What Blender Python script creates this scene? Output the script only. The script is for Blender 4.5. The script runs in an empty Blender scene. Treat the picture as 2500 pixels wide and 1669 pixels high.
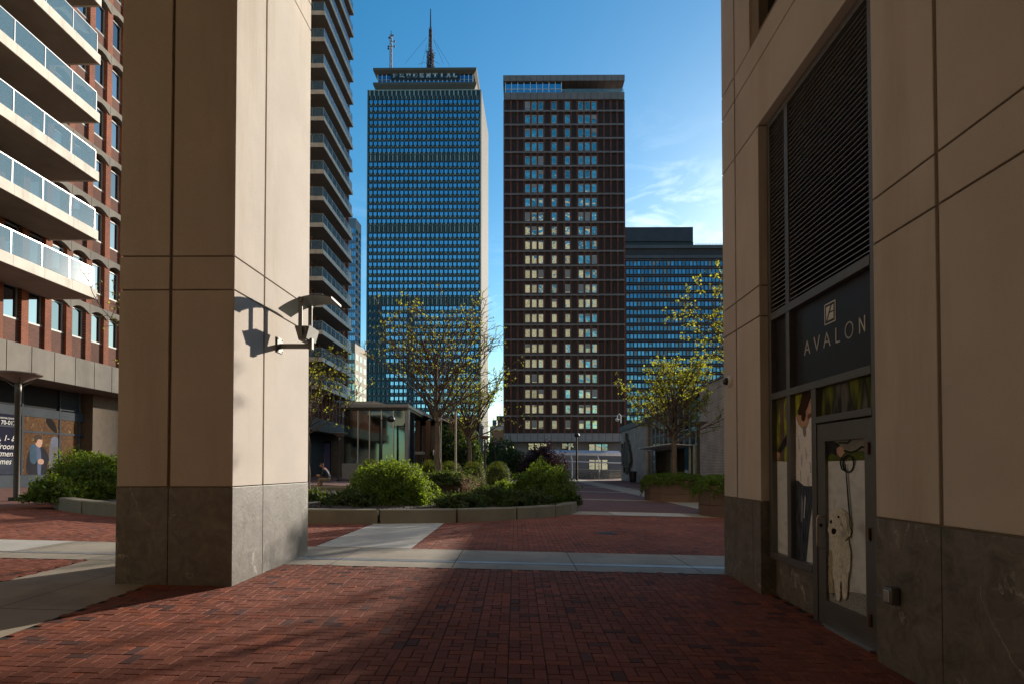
import bpy, math, random
import numpy as np
from mathutils import Vector, Matrix, noise as mnoise

# ------------------------------------------------------------------ camera, sky, sun
S = bpy.context.scene
COL = S.collection
R = math.radians
F = 1450.0                       # focal length in photo pixels (photo 2500 x 1669)
EYE = 1.5
PITCH = R(1.2)
YAW = 10.0 / F
YP = 1141.0 - F * math.tan(PITCH)
cam = bpy.data.cameras.new('camera')
camo = bpy.data.objects.new('camera', cam)
COL.objects.link(camo)
camo.location = (0, 0, EYE)
camo.rotation_euler = (math.pi / 2 + PITCH, 0, YAW)
cam.sensor_width = 36
cam.lens = 36 * F / 2500
cam.shift_y = (YP - 834.5) / 2500
cam.clip_start = 0.05
cam.clip_end = 6000
S.camera = camo
CAMM = (Matrix.Rotation(YAW, 3, 'Z') @ Matrix.Rotation(math.pi / 2 + PITCH, 3, 'X'))

SUN_AZ = R(32.0)                 # to the right of the view axis
SUN_EL = R(15.0)
S.view_settings.view_transform = 'Standard'
S.view_settings.look = 'None'
S.view_settings.gamma = 1
S.view_settings.use_curve_mapping = False
S.view_settings.exposure = 1.05
S.cycles.max_bounces = 7
S.cycles.diffuse_bounces = 3
S.cycles.glossy_bounces = 3
S.cycles.transmission_bounces = 4
S.cycles.transparent_max_bounces = 8
S.cycles.use_denoising = True
S.cycles.sample_clamp_indirect = 4

W = bpy.data.worlds.new('World')
S.world = W
W.use_nodes = True
nt = W.node_tree
for n in list(nt.nodes):
    nt.nodes.remove(n)
out = nt.nodes.new('ShaderNodeOutputWorld')
bg = nt.nodes.new('ShaderNodeBackground')
sky = nt.nodes.new('ShaderNodeTexSky')
sky.sky_type = 'NISHITA'
sky.sun_disc = False
sky.sun_elevation = SUN_EL
sky.sun_rotation = SUN_AZ
sky.altitude = 0
sky.air_density = 1.0
sky.dust_density = 0.35
sky.ozone_density = 2.5
bg.inputs['Strength'].default_value = 0.11
hs = nt.nodes.new('ShaderNodeHueSaturation')
hs.inputs['Saturation'].default_value = 1.35
nt.links.new(sky.outputs[0], hs.inputs['Color'])
# thin wispy clouds, laid out by direction
tc = nt.nodes.new('ShaderNodeTexCoord')
def wm(op, a, b=None, c=None):
    n = nt.nodes.new('ShaderNodeMath'); n.operation = op
    for i, v in enumerate((a, b, c)):
        if v is None: continue
        if isinstance(v, (int, float)): n.inputs[i].default_value = v
        else: nt.links.new(v, n.inputs[i])
    return n.outputs[0]
mp = nt.nodes.new('ShaderNodeMapping')
mp.inputs['Rotation'].default_value = (0, R(-38), 0)
mp.inputs['Scale'].default_value = (7, 7, 20)
nt.links.new(tc.outputs['Generated'], mp.inputs[0])
nz = nt.nodes.new('ShaderNodeTexNoise')
nz.inputs['Scale'].default_value = 1.3
nz.inputs['Detail'].default_value = 9
nz.inputs['Roughness'].default_value = 0.62
nz.inputs['Distortion'].default_value = 0.6
nt.links.new(mp.outputs[0], nz.inputs['Vector'])
def dir_of(px, py):
    v = CAMM @ Vector(((px - 1250) / F, -(py - YP) / F, -1))
    return v.normalized()
def blob(px, py, width):
    d = dir_of(px, py)
    n = nt.nodes.new('ShaderNodeVectorMath'); n.operation = 'DISTANCE'
    nn = nt.nodes.new('ShaderNodeVectorMath'); nn.operation = 'NORMALIZE'
    nt.links.new(tc.outputs['Generated'], nn.inputs[0])
    nt.links.new(nn.outputs[0], n.inputs[0]); n.inputs[1].default_value = d
    q = wm('DIVIDE', n.outputs['Value'], width)
    return wm('POWER', 2.718, wm('MULTIPLY', wm('MULTIPLY', q, q), -1.0))
m1 = wm('SUBTRACT', nz.outputs['Fac'], 0.46)
m1 = wm('MULTIPLY', m1, 3.2)
m1c = nt.nodes.new('ShaderNodeClamp'); nt.links.new(m1, m1c.inputs[0])
reg = wm('ADD', blob(1590, 500, 0.075), wm('MULTIPLY', blob(1690, 590, 0.085), 1.3))
reg = wm('ADD', reg, wm('MULTIPLY', blob(1210, 720, 0.06), 1.1))
reg = wm('ADD', reg, wm('MULTIPLY', blob(880, 600, 0.09), 0.25))
cm = wm('MULTIPLY', m1c.outputs[0], reg)
cmc = nt.nodes.new('ShaderNodeClamp'); nt.links.new(cm, cmc.inputs[0])
cmf = wm('MULTIPLY', cmc.outputs[0], 0.25)
mixc = nt.nodes.new('ShaderNodeMix'); mixc.data_type = 'RGBA'
nt.links.new(cmf, mixc.inputs['Factor'])
tn = nt.nodes.new('ShaderNodeVectorMath'); tn.operation = 'MULTIPLY'; tn.inputs[1].default_value = (.90, .94, .82)
nt.links.new(hs.outputs[0], tn.inputs[0]); nt.links.new(tn.outputs[0], mixc.inputs['A'])
mixc.inputs['B'].default_value = (10.5, 10.8, 11.5, 1)
nt.links.new(mixc.outputs['Result'], bg.inputs['Color'])
nt.links.new(bg.outputs[0], out.inputs['Surface'])

sl = bpy.data.lights.new('sun', 'SUN')
sl.energy = 3.6
sl.angle = R(0.53)
sl.color = (1.0, 0.9, 0.76)
slo = bpy.data.objects.new('sun', sl)
COL.objects.link(slo)
SD = Vector((math.sin(SUN_AZ) * math.cos(SUN_EL), math.cos(SUN_AZ) * math.cos(SUN_EL), math.sin(SUN_EL)))
slo.rotation_euler = SD.to_track_quat('Z', 'Y').to_euler()
slo.location = SD * 150

# ------------------------------------------------------------------ geometry of the view
def ray(px, py):
    return CAMM @ Vector(((px - 1250) / F, -(py - YP) / F, -1))
def onY(px, py, Y):
    d = ray(px, py); t = Y / d.y
    return Vector((d.x * t, Y, EYE + d.z * t))
def onX(px, py, X):
    d = ray(px, py); t = X / d.x
    return Vector((X, d.y * t, EYE + d.z * t))
def G(x, y):
    x = min(max(x, -26.0), 14.0)
    return -0.022 * x + 0.025 * min(0.0, y - 9.0)
def Gv(x, y):
    return -0.022 * np.clip(x, -26, 14) + 0.025 * np.minimum(0, y - 9)
def onG(px, py):
    d = ray(px, py); z = 0.0
    for _ in range(12):
        t = (EYE - z) / -d.z
        z = G(d.x * t, d.y * t)
    return Vector((d.x * t, d.y * t, z))

# ------------------------------------------------------------------ materials
MATS = {}
def newmat(name):
    m = bpy.data.materials.new(name); m.use_nodes = True
    t = m.node_tree
    for n in list(t.nodes): t.nodes.remove(n)
    o = t.nodes.new('ShaderNodeOutputMaterial')
    b = t.nodes.new('ShaderNodeBsdfPrincipled')
    t.links.new(b.outputs[0], o.inputs['Surface'])
    return m, t, b, o
def rgba(c):
    return (c[0], c[1], c[2], 1)
def mat(name, col, rough=0.7, metal=0.0, var=0.15, scale=3.0, bump=0.0, bscale=60.0, dirt=None, dscale=0.7, spec=None, stretch=(1, 1, 1), island=0.0, grain=0.0):
    """plain surface with large blotches, fine bump, optional dirt colour and vertical streaks"""
    if name in MATS: return MATS[name]
    if name.startswith('print'): rough, spec = .8, .05
    m, t, b, o = newmat(name)
    b.inputs['Roughness'].default_value = rough
    b.inputs['Metallic'].default_value = metal
    if spec is not None: b.inputs['Specular IOR Level'].default_value = spec
    tcn = t.nodes.new('ShaderNodeTexCoord')
    mpn = t.nodes.new('ShaderNodeMapping'); mpn.inputs['Scale'].default_value = stretch
    t.links.new(tcn.outputs['Object'], mpn.inputs[0])
    n1 = t.nodes.new('ShaderNodeTexNoise'); n1.inputs['Scale'].default_value = scale
    n1.inputs['Detail'].default_value = 6; n1.inputs['Roughness'].default_value = 0.6
    t.links.new(mpn.outputs[0], n1.inputs['Vector'])
    rmp = t.nodes.new('ShaderNodeMapRange')
    rmp.inputs['From Min'].default_value = 0.3; rmp.inputs['From Max'].default_value = 0.7
    rmp.inputs['To Min'].default_value = 1 - var; rmp.inputs['To Max'].default_value = 1 + var
    t.links.new(n1.outputs['Fac'], rmp.inputs['Value'])
    mul = t.nodes.new('ShaderNodeVectorMath'); mul.operation = 'SCALE'
    mul.inputs[0].default_value = col
    fac = rmp.outputs[0]
    if island > 0:
        g = t.nodes.new('ShaderNodeNewGeometry')
        r2 = t.nodes.new('ShaderNodeMapRange')
        r2.inputs['To Min'].default_value = 1 - island; r2.inputs['To Max'].default_value = 1 + island
        t.links.new(g.outputs['Random Per Island'], r2.inputs['Value'])
        mm = t.nodes.new('ShaderNodeMath'); mm.operation = 'MULTIPLY'
        t.links.new(fac, mm.inputs[0]); t.links.new(r2.outputs[0], mm.inputs[1]); fac = mm.outputs[0]
    if grain > 0:
        n3 = t.nodes.new('ShaderNodeTexNoise'); n3.inputs['Scale'].default_value = 140; n3.inputs['Detail'].default_value = 3
        t.links.new(tcn.outputs['Object'], n3.inputs['Vector'])
        r3 = t.nodes.new('ShaderNodeMapRange')
        r3.inputs['From Min'].default_value = 0.3; r3.inputs['From Max'].default_value = 0.7
        r3.inputs['To Min'].default_value = 1 - grain; r3.inputs['To Max'].default_value = 1 + grain
        t.links.new(n3.outputs['Fac'], r3.inputs['Value'])
        mm = t.nodes.new('ShaderNodeMath'); mm.operation = 'MULTIPLY'
        t.links.new(fac, mm.inputs[0]); t.links.new(r3.outputs[0], mm.inputs[1]); fac = mm.outputs[0]
    t.links.new(fac, mul.inputs['Scale'])
    colout = mul.outputs[0]
    if dirt is not None:
        n2 = t.nodes.new('ShaderNodeTexNoise'); n2.inputs['Scale'].default_value = dscale
        n2.inputs['Detail'].default_value = 8; n2.inputs['Roughness'].default_value = 0.7
        mp2 = t.nodes.new('ShaderNodeMapping'); mp2.inputs['Scale'].default_value = (1.6, 1.6, 0.22)
        mp2.inputs['Location'].default_value = (3.1, 7.7, 1.3)
        t.links.new(tcn.outputs['Object'], mp2.inputs[0]); t.links.new(mp2.outputs[0], n2.inputs['Vector'])
        cr = t.nodes.new('ShaderNodeMapRange')
        cr.inputs['From Min'].default_value = 0.5; cr.inputs['From Max'].default_value = 0.75
        cr.inputs['To Max'].default_value = 0.6
        t.links.new(n2.outputs['Fac'], cr.inputs['Value'])
        mx = t.nodes.new('ShaderNodeMix'); mx.data_type = 'RGBA'
        t.links.new(cr.outputs[0], mx.inputs['Factor']); t.links.new(colout, mx.inputs['A'])
        mx.inputs['B'].default_value = rgba(dirt); colout = mx.outputs['Result']
    t.links.new(colout, b.inputs['Base Color'])
    if bump > 0:
        nb = t.nodes.new('ShaderNodeTexNoise'); nb.inputs['Scale'].default_value = bscale
        nb.inputs['Detail'].default_value = 4
        t.links.new(tcn.outputs['Object'], nb.inputs['Vector'])
        bp = t.nodes.new('ShaderNodeBump'); bp.inputs['Strength'].default_value = bump
        bp.inputs['Distance'].default_value = 0.01
        t.links.new(nb.outputs['Fac'], bp.inputs['Height']); t.links.new(bp.outputs[0], b.inputs['Normal'])
    MATS[name] = m
    return m
def mirror(name, col, rough=0.03, wave=0.0, wscale=0.5, island=0.25):
    if name in MATS: return MATS[name]
    m, t, b, o = newmat(name)
    b.inputs['Metallic'].default_value = 1.0
    b.inputs['Roughness'].default_value = rough
    g = t.nodes.new('ShaderNodeNewGeometry')
    oi = t.nodes.new('ShaderNodeObjectInfo')
    ad = t.nodes.new('ShaderNodeMath'); ad.operation = 'ADD'
    t.links.new(g.outputs['Random Per Island'], ad.inputs[0]); t.links.new(oi.outputs['Random'], ad.inputs[1])
    fr = t.nodes.new('ShaderNodeMath'); fr.operation = 'FRACT'; t.links.new(ad.outputs[0], fr.inputs[0])
    r2 = t.nodes.new('ShaderNodeMapRange')
    r2.inputs['To Min'].default_value = 1 - island; r2.inputs['To Max'].default_value = 1.0
    t.links.new(fr.outputs[0], r2.inputs['Value'])
    mul = t.nodes.new('ShaderNodeVectorMath'); mul.operation = 'SCALE'; mul.inputs[0].default_value = col
    t.links.new(r2.outputs[0], mul.inputs['Scale']); t.links.new(mul.outputs[0], b.inputs['Base Color'])
    if wave > 0:
        tcn = t.nodes.new('ShaderNodeTexCoord')
        nb = t.nodes.new('ShaderNodeTexNoise'); nb.inputs['Scale'].default_value = wscale; nb.inputs['Detail'].default_value = 2
        t.links.new(tcn.outputs['Object'], nb.inputs['Vector'])
        bp = t.nodes.new('ShaderNodeBump'); bp.inputs['Strength'].default_value = wave
        bp.inputs['Distance'].default_value = 0.3
        t.links.new(nb.outputs['Fac'], bp.inputs['Height']); t.links.new(bp.outputs[0], b.inputs['Normal'])
    MATS[name] = m
    return m
def leafmat(name, col, tcol, trans=0.55):
    m, t, b, o = newmat(name)
    t.nodes.remove(b)
    d = t.nodes.new('ShaderNodeBsdfDiffuse'); tr = t.nodes.new('ShaderNodeBsdfTranslucent')
    gl = t.nodes.new('ShaderNodeBsdfGlossy'); gl.inputs['Roughness'].default_value = 0.45
    gl.inputs['Color'].default_value = (0.5, 0.5, 0.5, 1)
    g = t.nodes.new('ShaderNodeNewGeometry')
    def tint(c, lo, hi):
        r2 = t.nodes.new('ShaderNodeMapRange')
        r2.inputs['To Min'].default_value = lo; r2.inputs['To Max'].default_value = hi
        t.links.new(g.outputs['Random Per Island'], r2.inputs['Value'])
        mul = t.nodes.new('ShaderNodeVectorMath'); mul.operation = 'SCALE'; mul.inputs[0].default_value = c
        t.links.new(r2.outputs[0], mul.inputs['Scale']); return mul.outputs[0]
    t.links.new(tint(col, 0.55, 1.45), d.inputs['Color'])
    t.links.new(tint(tcol, 0.55, 1.45), tr.inputs['Color'])
    mx = t.nodes.new('ShaderNodeMixShader'); mx.inputs[0].default_value = trans
    t.links.new(d.outputs[0], mx.inputs[1]); t.links.new(tr.outputs[0], mx.inputs[2])
    mx2 = t.nodes.new('ShaderNodeMixShader'); mx2.inputs[0].default_value = 0.05
    t.links.new(mx.outputs[0], mx2.inputs[1]); t.links.new(gl.outputs[0], mx2.inputs[2])
    t.links.new(mx2.outputs[0], o.inputs['Surface'])
    MATS[name] = m
    return m
def granite():
    m, t, b, o = newmat('dark granite')
    tcn = t.nodes.new('ShaderNodeTexCoord')
    n1 = t.nodes.new('ShaderNodeTexNoise'); n1.inputs['Scale'].default_value = 5; n1.inputs['Detail'].default_value = 9
    n1.inputs['Roughness'].default_value = 0.75; n1.inputs['Distortion'].default_value = 0.8
    t.links.new(tcn.outputs['Object'], n1.inputs['Vector'])
    cr = t.nodes.new('ShaderNodeValToRGB')
    cr.color_ramp.elements[0].position = 0.3; cr.color_ramp.elements[0].color = (0.06, 0.053, 0.045, 1)
    cr.color_ramp.elements[1].position = 0.72; cr.color_ramp.elements[1].color = (0.21, 0.187, 0.157, 1)
    t.links.new(n1.outputs['Fac'], cr.inputs[0])
    # wandering pale veins: thin band of a warped noise
    mp2 = t.nodes.new('ShaderNodeMapping'); mp2.inputs['Rotation'].default_value = (0.5, 0.9, 0.2)
    mp2.inputs['Scale'].default_value = (1.2, 1.2, 0.8)
    t.links.new(tcn.outputs['Object'], mp2.inputs[0])
    n2 = t.nodes.new('ShaderNodeTexNoise'); n2.inputs['Scale'].default_value = 1.1; n2.inputs['Detail'].default_value = 7
    n2.inputs['Roughness'].default_value = 0.55
    n2.inputs['Distortion'].default_value = 0.5
    t.links.new(mp2.outputs[0], n2.inputs['Vector'])
    s = t.nodes.new('ShaderNodeMath'); s.operation = 'SUBTRACT'; s.inputs[1].default_value = 0.5
    t.links.new(n2.outputs['Fac'], s.inputs[0])
    a = t.nodes.new('ShaderNodeMath'); a.operation = 'ABSOLUTE'; t.links.new(s.outputs[0], a.inputs[0])
    r1 = t.nodes.new('ShaderNodeMapRange'); r1.inputs['From Min'].default_value = 0.0; r1.inputs['From Max'].default_value = 0.007
    r1.inputs['To Min'].default_value = 1; r1.inputs['To Max'].default_value = 0
    t.links.new(a.outputs[0], r1.inputs['Value'])
    n3 = t.nodes.new('ShaderNodeTexNoise'); n3.inputs['Scale'].default_value = 2.1
    t.links.new(tcn.outputs['Object'], n3.inputs['Vector'])
    r3 = t.nodes.new('ShaderNodeMapRange'); r3.inputs['From Min'].default_value = 0.48; r3.inputs['From Max'].default_value = 0.60
    t.links.new(n3.outputs['Fac'], r3.inputs['Value'])
    mm = t.nodes.new('ShaderNodeMath'); mm.operation = 'MULTIPLY'
    t.links.new(r1.outputs[0], mm.inputs[0]); t.links.new(r3.outputs[0], mm.inputs[1])
    m2 = t.nodes.new('ShaderNodeMath'); m2.operation = 'MULTIPLY'; m2.inputs[1].default_value = 0.75
    t.links.new(mm.outputs[0], m2.inputs[0])
    mx = t.nodes.new('ShaderNodeMix'); mx.data_type = 'RGBA'
    t.links.new(m2.outputs[0], mx.inputs['Factor']); t.links.new(cr.outputs[0], mx.inputs['A'])
    mx.inputs['B'].default_value = (0.42, 0.40, 0.35, 1)
    t.links.new(mx.outputs['Result'], b.inputs['Base Color'])
    b.inputs['Roughness'].default_value = 0.48
    nb = t.nodes.new('ShaderNodeTexNoise'); nb.inputs['Scale'].default_value = 25; nb.inputs['Detail'].default_value = 5
    t.links.new(tcn.outputs['Object'], nb.inputs['Vector'])
    bp = t.nodes.new('ShaderNodeBump'); bp.inputs['Strength'].default_value = 0.25; bp.inputs['Distance'].default_value = 0.01
    t.links.new(nb.outputs['Fac'], bp.inputs['Height']); t.links.new(bp.outputs[0], b.inputs['Normal'])
    return m
def brickwall(name, c1, c2, mortar, scale, axis='Y', w=0.2, h=0.068, mort=0.012):
    """courses run along world X or Y, rise along Z"""
    m, t, b, o = newmat(name)
    tcn = t.nodes.new('ShaderNodeTexCoord')
    sp = t.nodes.new('ShaderNodeSeparateXYZ'); t.links.new(tcn.outputs['Object'], sp.inputs[0])
    cb = t.nodes.new('ShaderNodeCombineXYZ')
    t.links.new(sp.outputs[axis], cb.inputs[0]); t.links.new(sp.outputs['Z'], cb.inputs[1])
    br = t.nodes.new('ShaderNodeTexBrick')
    br.inputs['Scale'].default_value = scale
    br.inputs['Brick Width'].default_value = w; br.inputs['Row Height'].default_value = h
    br.inputs['Mortar Size'].default_value = mort
    br.inputs['Color1'].default_value = rgba(c1); br.inputs['Color2'].default_value = rgba(c2)
    br.inputs['Mortar'].default_value = rgba(mortar)
    t.links.new(cb.outputs[0], br.inputs['Vector'])
    n1 = t.nodes.new('ShaderNodeTexNoise'); n1.inputs['Scale'].default_value = 0.8; n1.inputs['Detail'].default_value = 6
    t.links.new(tcn.outputs['Object'], n1.inputs['Vector'])
    r = t.nodes.new('ShaderNodeMapRange'); r.inputs['From Min'].default_value = 0.3; r.inputs['From Max'].default_value = 0.7
    r.inputs['To Min'].default_value = 0.75; r.inputs['To Max'].default_value = 1.2
    t.links.new(n1.outputs['Fac'], r.inputs['Value'])
    mul = t.nodes.new('ShaderNodeVectorMath'); mul.operation = 'SCALE'
    t.links.new(br.outputs['Color'], mul.inputs[0]); t.links.new(r.outputs[0], mul.inputs['Scale'])
    t.links.new(mul.outputs[0], b.inputs['Base Color']); b.inputs['Roughness'].default_value = 0.85
    bp = t.nodes.new('ShaderNodeBump'); bp.inputs['Strength'].default_value = 0.5; bp.inputs['Distance'].default_value = 0.01
    bp.invert = True
    t.links.new(br.outputs['Fac'], bp.inputs['Height']); t.links.new(bp.outputs[0], b.inputs['Normal'])
    MATS[name] = m
    return m
def glassmat(name, col, alpha, rough=0.05):
    m, t, b, o = newmat(name)
    b.inputs['Base Color'].default_value = rgba(col)
    b.inputs['Roughness'].default_value = rough
    b.inputs['Alpha'].default_value = alpha
    MATS[name] = m
    return m

STUCCO = mat('beige stucco', (0.53, 0.463, 0.40), 0.9, var=0.08, scale=0.9, island=0.03, bump=0.35, bscale=170, grain=0.10, dirt=(0.36, 0.28, 0.20), dscale=0.9)
GROOVE = mat('stucco joint', (0.20, 0.15, 0.10), 0.9, var=0.1)
GRANITE = granite()
CONC = mat('precast concrete', (0.33, 0.30, 0.26), 0.85, var=0.12, scale=1.2, bump=0.2, dirt=(0.16, 0.14, 0.12), dscale=0.6)
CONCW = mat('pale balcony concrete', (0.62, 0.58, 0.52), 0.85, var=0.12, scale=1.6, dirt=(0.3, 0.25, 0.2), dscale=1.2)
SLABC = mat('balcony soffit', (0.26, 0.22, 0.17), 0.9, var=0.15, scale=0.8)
METAL = mat('grey aluminium', (0.16, 0.155, 0.145), 0.42, 0.6, var=0.06, scale=8)
METALL = mat('pale steel', (0.55, 0.55, 0.55), 0.35, 0.8, var=0.05)
DARKM = mat('dark bronze metal', (0.035, 0.032, 0.030), 0.45, 0.5, var=0.1)
LAMPM = mat('lamp grey enamel', (0.17, 0.16, 0.14), 0.6, 0.0, var=0.06)
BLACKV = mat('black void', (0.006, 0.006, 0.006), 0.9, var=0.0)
BLACKP = mat('black sign panel', (0.014, 0.015, 0.020), 0.35, var=0.05)
WHITEP = mat('white paint', (0.7, 0.7, 0.68), 0.5, var=0.04)
WHITEL = mat('white lettering', (0.62, 0.60, 0.56), 0.6, var=0.02)
# ------------------------------------------------------------------ mesh helpers
def link(o):
    COL.objects.link(o); return o
def tag(o, label=None, cat=None, group=None, kind=None):
    if label: o['label'] = label
    if cat: o['category'] = cat
    if group: o['group'] = group
    if kind: o['kind'] = kind
    return o
def empty(name, loc=(0, 0, 0), label=None, cat=None, group=None):
    o = bpy.data.objects.new(name, None); o.location = loc; o.empty_display_size = 0.3
    link(o); return tag(o, label, cat, group)
class MB:
    def __init__(s, fn=None):
        s.v = []; s.f = []; s.m = []; s.mats = []; s.fn = fn
    def mi(s, m):
        if m not in s.mats: s.mats.append(m)
        return s.mats.index(m)
    def add(s, vs, fs, m):
        k = len(s.v); i = s.mi(m)
        s.v += [tuple(q) for q in vs]
        for f in fs:
            s.f.append(tuple(a + k for a in f)); s.m.append(i)
    def box(s, x0, x1, y0, y1, z0, z1, m, skip=''):
        x0, x1 = min(x0, x1), max(x0, x1); y0, y1 = min(y0, y1), max(y0, y1); z0, z1 = min(z0, z1), max(z0, z1)
        vs = [(x0, y0, z0), (x1, y0, z0), (x1, y1, z0), (x0, y1, z0), (x0, y0, z1), (x1, y0, z1), (x1, y1, z1), (x0, y1, z1)]
        fs = {'b': (0, 3, 2, 1), 't': (4, 5, 6, 7), 'f': (0, 1, 5, 4), 'r': (1, 2, 6, 5), 'k': (2, 3, 7, 6), 'l': (3, 0, 4, 7)}
        s.add(vs, [q for k, q in fs.items() if k not in skip], m)
    def obox(s, c, ax, ay, az, hx, hy, hz, m):
        c = Vector(c); vs = []
        for k in (-1, 1):
            for a, b in ((-1, -1), (1, -1), (1, 1), (-1, 1)):
                vs.append(c + ax * hx * a + ay * hy * b + az * hz * k)
        s.add(vs, [(0, 3, 2, 1), (4, 5, 6, 7), (0, 1, 5, 4), (1, 2, 6, 5), (2, 3, 7, 6), (3, 0, 4, 7)], m)
    def bar(s, a, b, w, h, m, up=Vector((0, 0, 1))):
        a = Vector(a); b = Vector(b); d = b - a; L = d.length; d.normalize()
        if abs(d.dot(up)) > 0.98: up = Vector((1, 0, 0))
        sx = d.cross(up).normalized(); uy = sx.cross(d).normalized()
        s.obox((a + b) / 2, sx, d, uy, w / 2, L / 2, h / 2, m)
    def tube(s, pts, rad, m, n=8, cap=True):
        pts = [Vector(p) for p in pts]
        if not hasattr(rad, '__len__'): rad = [rad] * len(pts)
        vs = []; fs = []
        pu = None
        for i, p in enumerate(pts):
            d = (pts[min(i + 1, len(pts) - 1)] - pts[max(i - 1, 0)]).normalized()
            if pu is None:
                pu = Vector((0, 0, 1)) if abs(d.z) < 0.9 else Vector((1, 0, 0))
            u = (pu - d * pu.dot(d)).normalized(); w = d.cross(u); pu = u
            for k in range(n):
                a = 2 * math.pi * k / n
                vs.append(p + (u * math.cos(a) + w * math.sin(a)) * rad[i])
        for i in range(len(pts) - 1):
            for k in range(n):
                fs.append((i * n + k, i * n + (k + 1) % n, (i + 1) * n + (k + 1) % n, (i + 1) * n + k))
        if cap:
            fs.append(tuple(range(n - 1, -1, -1))); fs.append(tuple(range((len(pts) - 1) * n, len(pts) * n)))
        s.add(vs, fs, m)
    def lathe(s, c, prof, m, n=24, sx=1, sy=1):
        """prof: list of (radius, z)"""
        vs = []; fs = []
        for r, z in prof:
            for k in range(n):
                a = 2 * math.pi * k / n
                vs.append((c[0] + r * sx * math.cos(a), c[1] + r * sy * math.sin(a), c[2] + z))
        for i in range(len(prof) - 1):
            for k in range(n):
                fs.append((i * n + k, i * n + (k + 1) % n, (i + 1) * n + (k + 1) % n, (i + 1) * n + k))
        s.add(vs, fs, m)
    def poly(s, pts, m):
        s.add(pts, [tuple(range(len(pts)))], m)
    def prism(s, pts, off, m):
        """closed extrusion of polygon pts by vector off"""
        n = len(pts); off = Vector(off); pts = [Vector(p) for p in pts]
        vs = pts + [p + off for p in pts]
        fs = [tuple(range(n - 1, -1, -1)), tuple(range(n, 2 * n))]
        for i in range(n):
            fs.append((i, (i + 1) % n, n + (i + 1) % n, n + i))
        s.add(vs, fs, m)
    def build(s, name, parent=None, smooth=False, bevel=0.0):
        me = bpy.data.meshes.new(name)
        v = s.v
        org = Vector((0, 0, 0))
        if s.fn: v = [s.fn(p) for p in v]
        if parent is not None:
            org = parent_world(parent)
            v = [(p[0] - org.x, p[1] - org.y, p[2] - org.z) for p in v]
        me.from_pydata(v, [], s.f)
        for m in s.mats: me.materials.append(m)
        if s.m: me.polygons.foreach_set('material_index', s.m)
        if smooth:
            me.polygons.foreach_set('use_smooth', [True] * len(me.polygons))
        me.update()
        o = bpy.data.objects.new(name, me); link(o)
        if parent is not None: o.parent = parent
        if bevel:
            bm = o.modifiers.new('edge', 'BEVEL'); bm.width = bevel; bm.segments = 2; bm.limit_method = 'ANGLE'
        return o
def parent_world(p):
    v = Vector(p.location)
    while p.parent is not None:
        p = p.parent; v = v + Vector(p.location)
    return v
def npmesh(name, V, Fq, mats, parent=None, mi=None, tint=None):
    """numpy mesh of quads"""
    me = bpy.data.meshes.new(name)
    if parent is not None:
        o = parent_world(parent); V = V - np.array([o.x, o.y, o.z])
    nf = len(Fq); k = Fq.shape[1]
    me.vertices.add(len(V)); me.vertices.foreach_set('co', V.astype(np.float32).ravel())
    me.loops.add(nf * k); me.loops.foreach_set('vertex_index', Fq.astype(np.int32).ravel())
    me.polygons.add(nf); me.polygons.foreach_set('loop_start', np.arange(0, nf * k, k, dtype=np.int32))
    for m in mats: me.materials.append(m)
    if mi is not None: me.polygons.foreach_set('material_index', mi.astype(np.int32))
    me.polygons.foreach_set('use_smooth', np.zeros(nf, bool))
    me.update(calc_edges=True)
    if tint is not None:
        at = me.attributes.new('tint', 'FLOAT_COLOR', 'POINT')
        at.data.foreach_set('color', tint.astype(np.float32).ravel())
    o = bpy.data.objects.new(name, me); link(o)
    if parent is not None: o.parent = parent
    return o
def copytree(o, parent=None):
    c = o.copy(); COL.objects.link(c); c.parent = parent
    for ch in list(o.children): copytree(ch, c)
    return c
def textmesh(name, body, size, m, parent, origin, ux, uy, extrude=0.002, shear=0.0, space=1.0, xs=1.0):
    cu = bpy.data.curves.new(name, 'FONT'); cu.body = body; cu.size = size; cu.extrude = extrude
    cu.shear = shear; cu.space_character = space; cu.resolution_u = 3
    to = bpy.data.objects.new(name + '_tmp', cu); link(to)
    dg = bpy.context.evaluated_depsgraph_get()
    me = bpy.data.meshes.new_from_object(to.evaluated_get(dg))
    bpy.data.objects.remove(to)
    ux = Vector(ux); uy = Vector(uy); uz = ux.cross(uy); origin = Vector(origin)
    po = parent_world(parent) if parent else Vector((0, 0, 0))
    for v in me.vertices:
        c = v.co.copy(); v.co = origin + ux * c.x * xs + uy * c.y + uz * c.z - po
    me.materials.clear(); me.materials.append(m)
    me.name = name
    o = bpy.data.objects.new(name, me); link(o); o.parent = parent
    return o
rng = np.random.default_rng(11)
random.seed(5)

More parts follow.
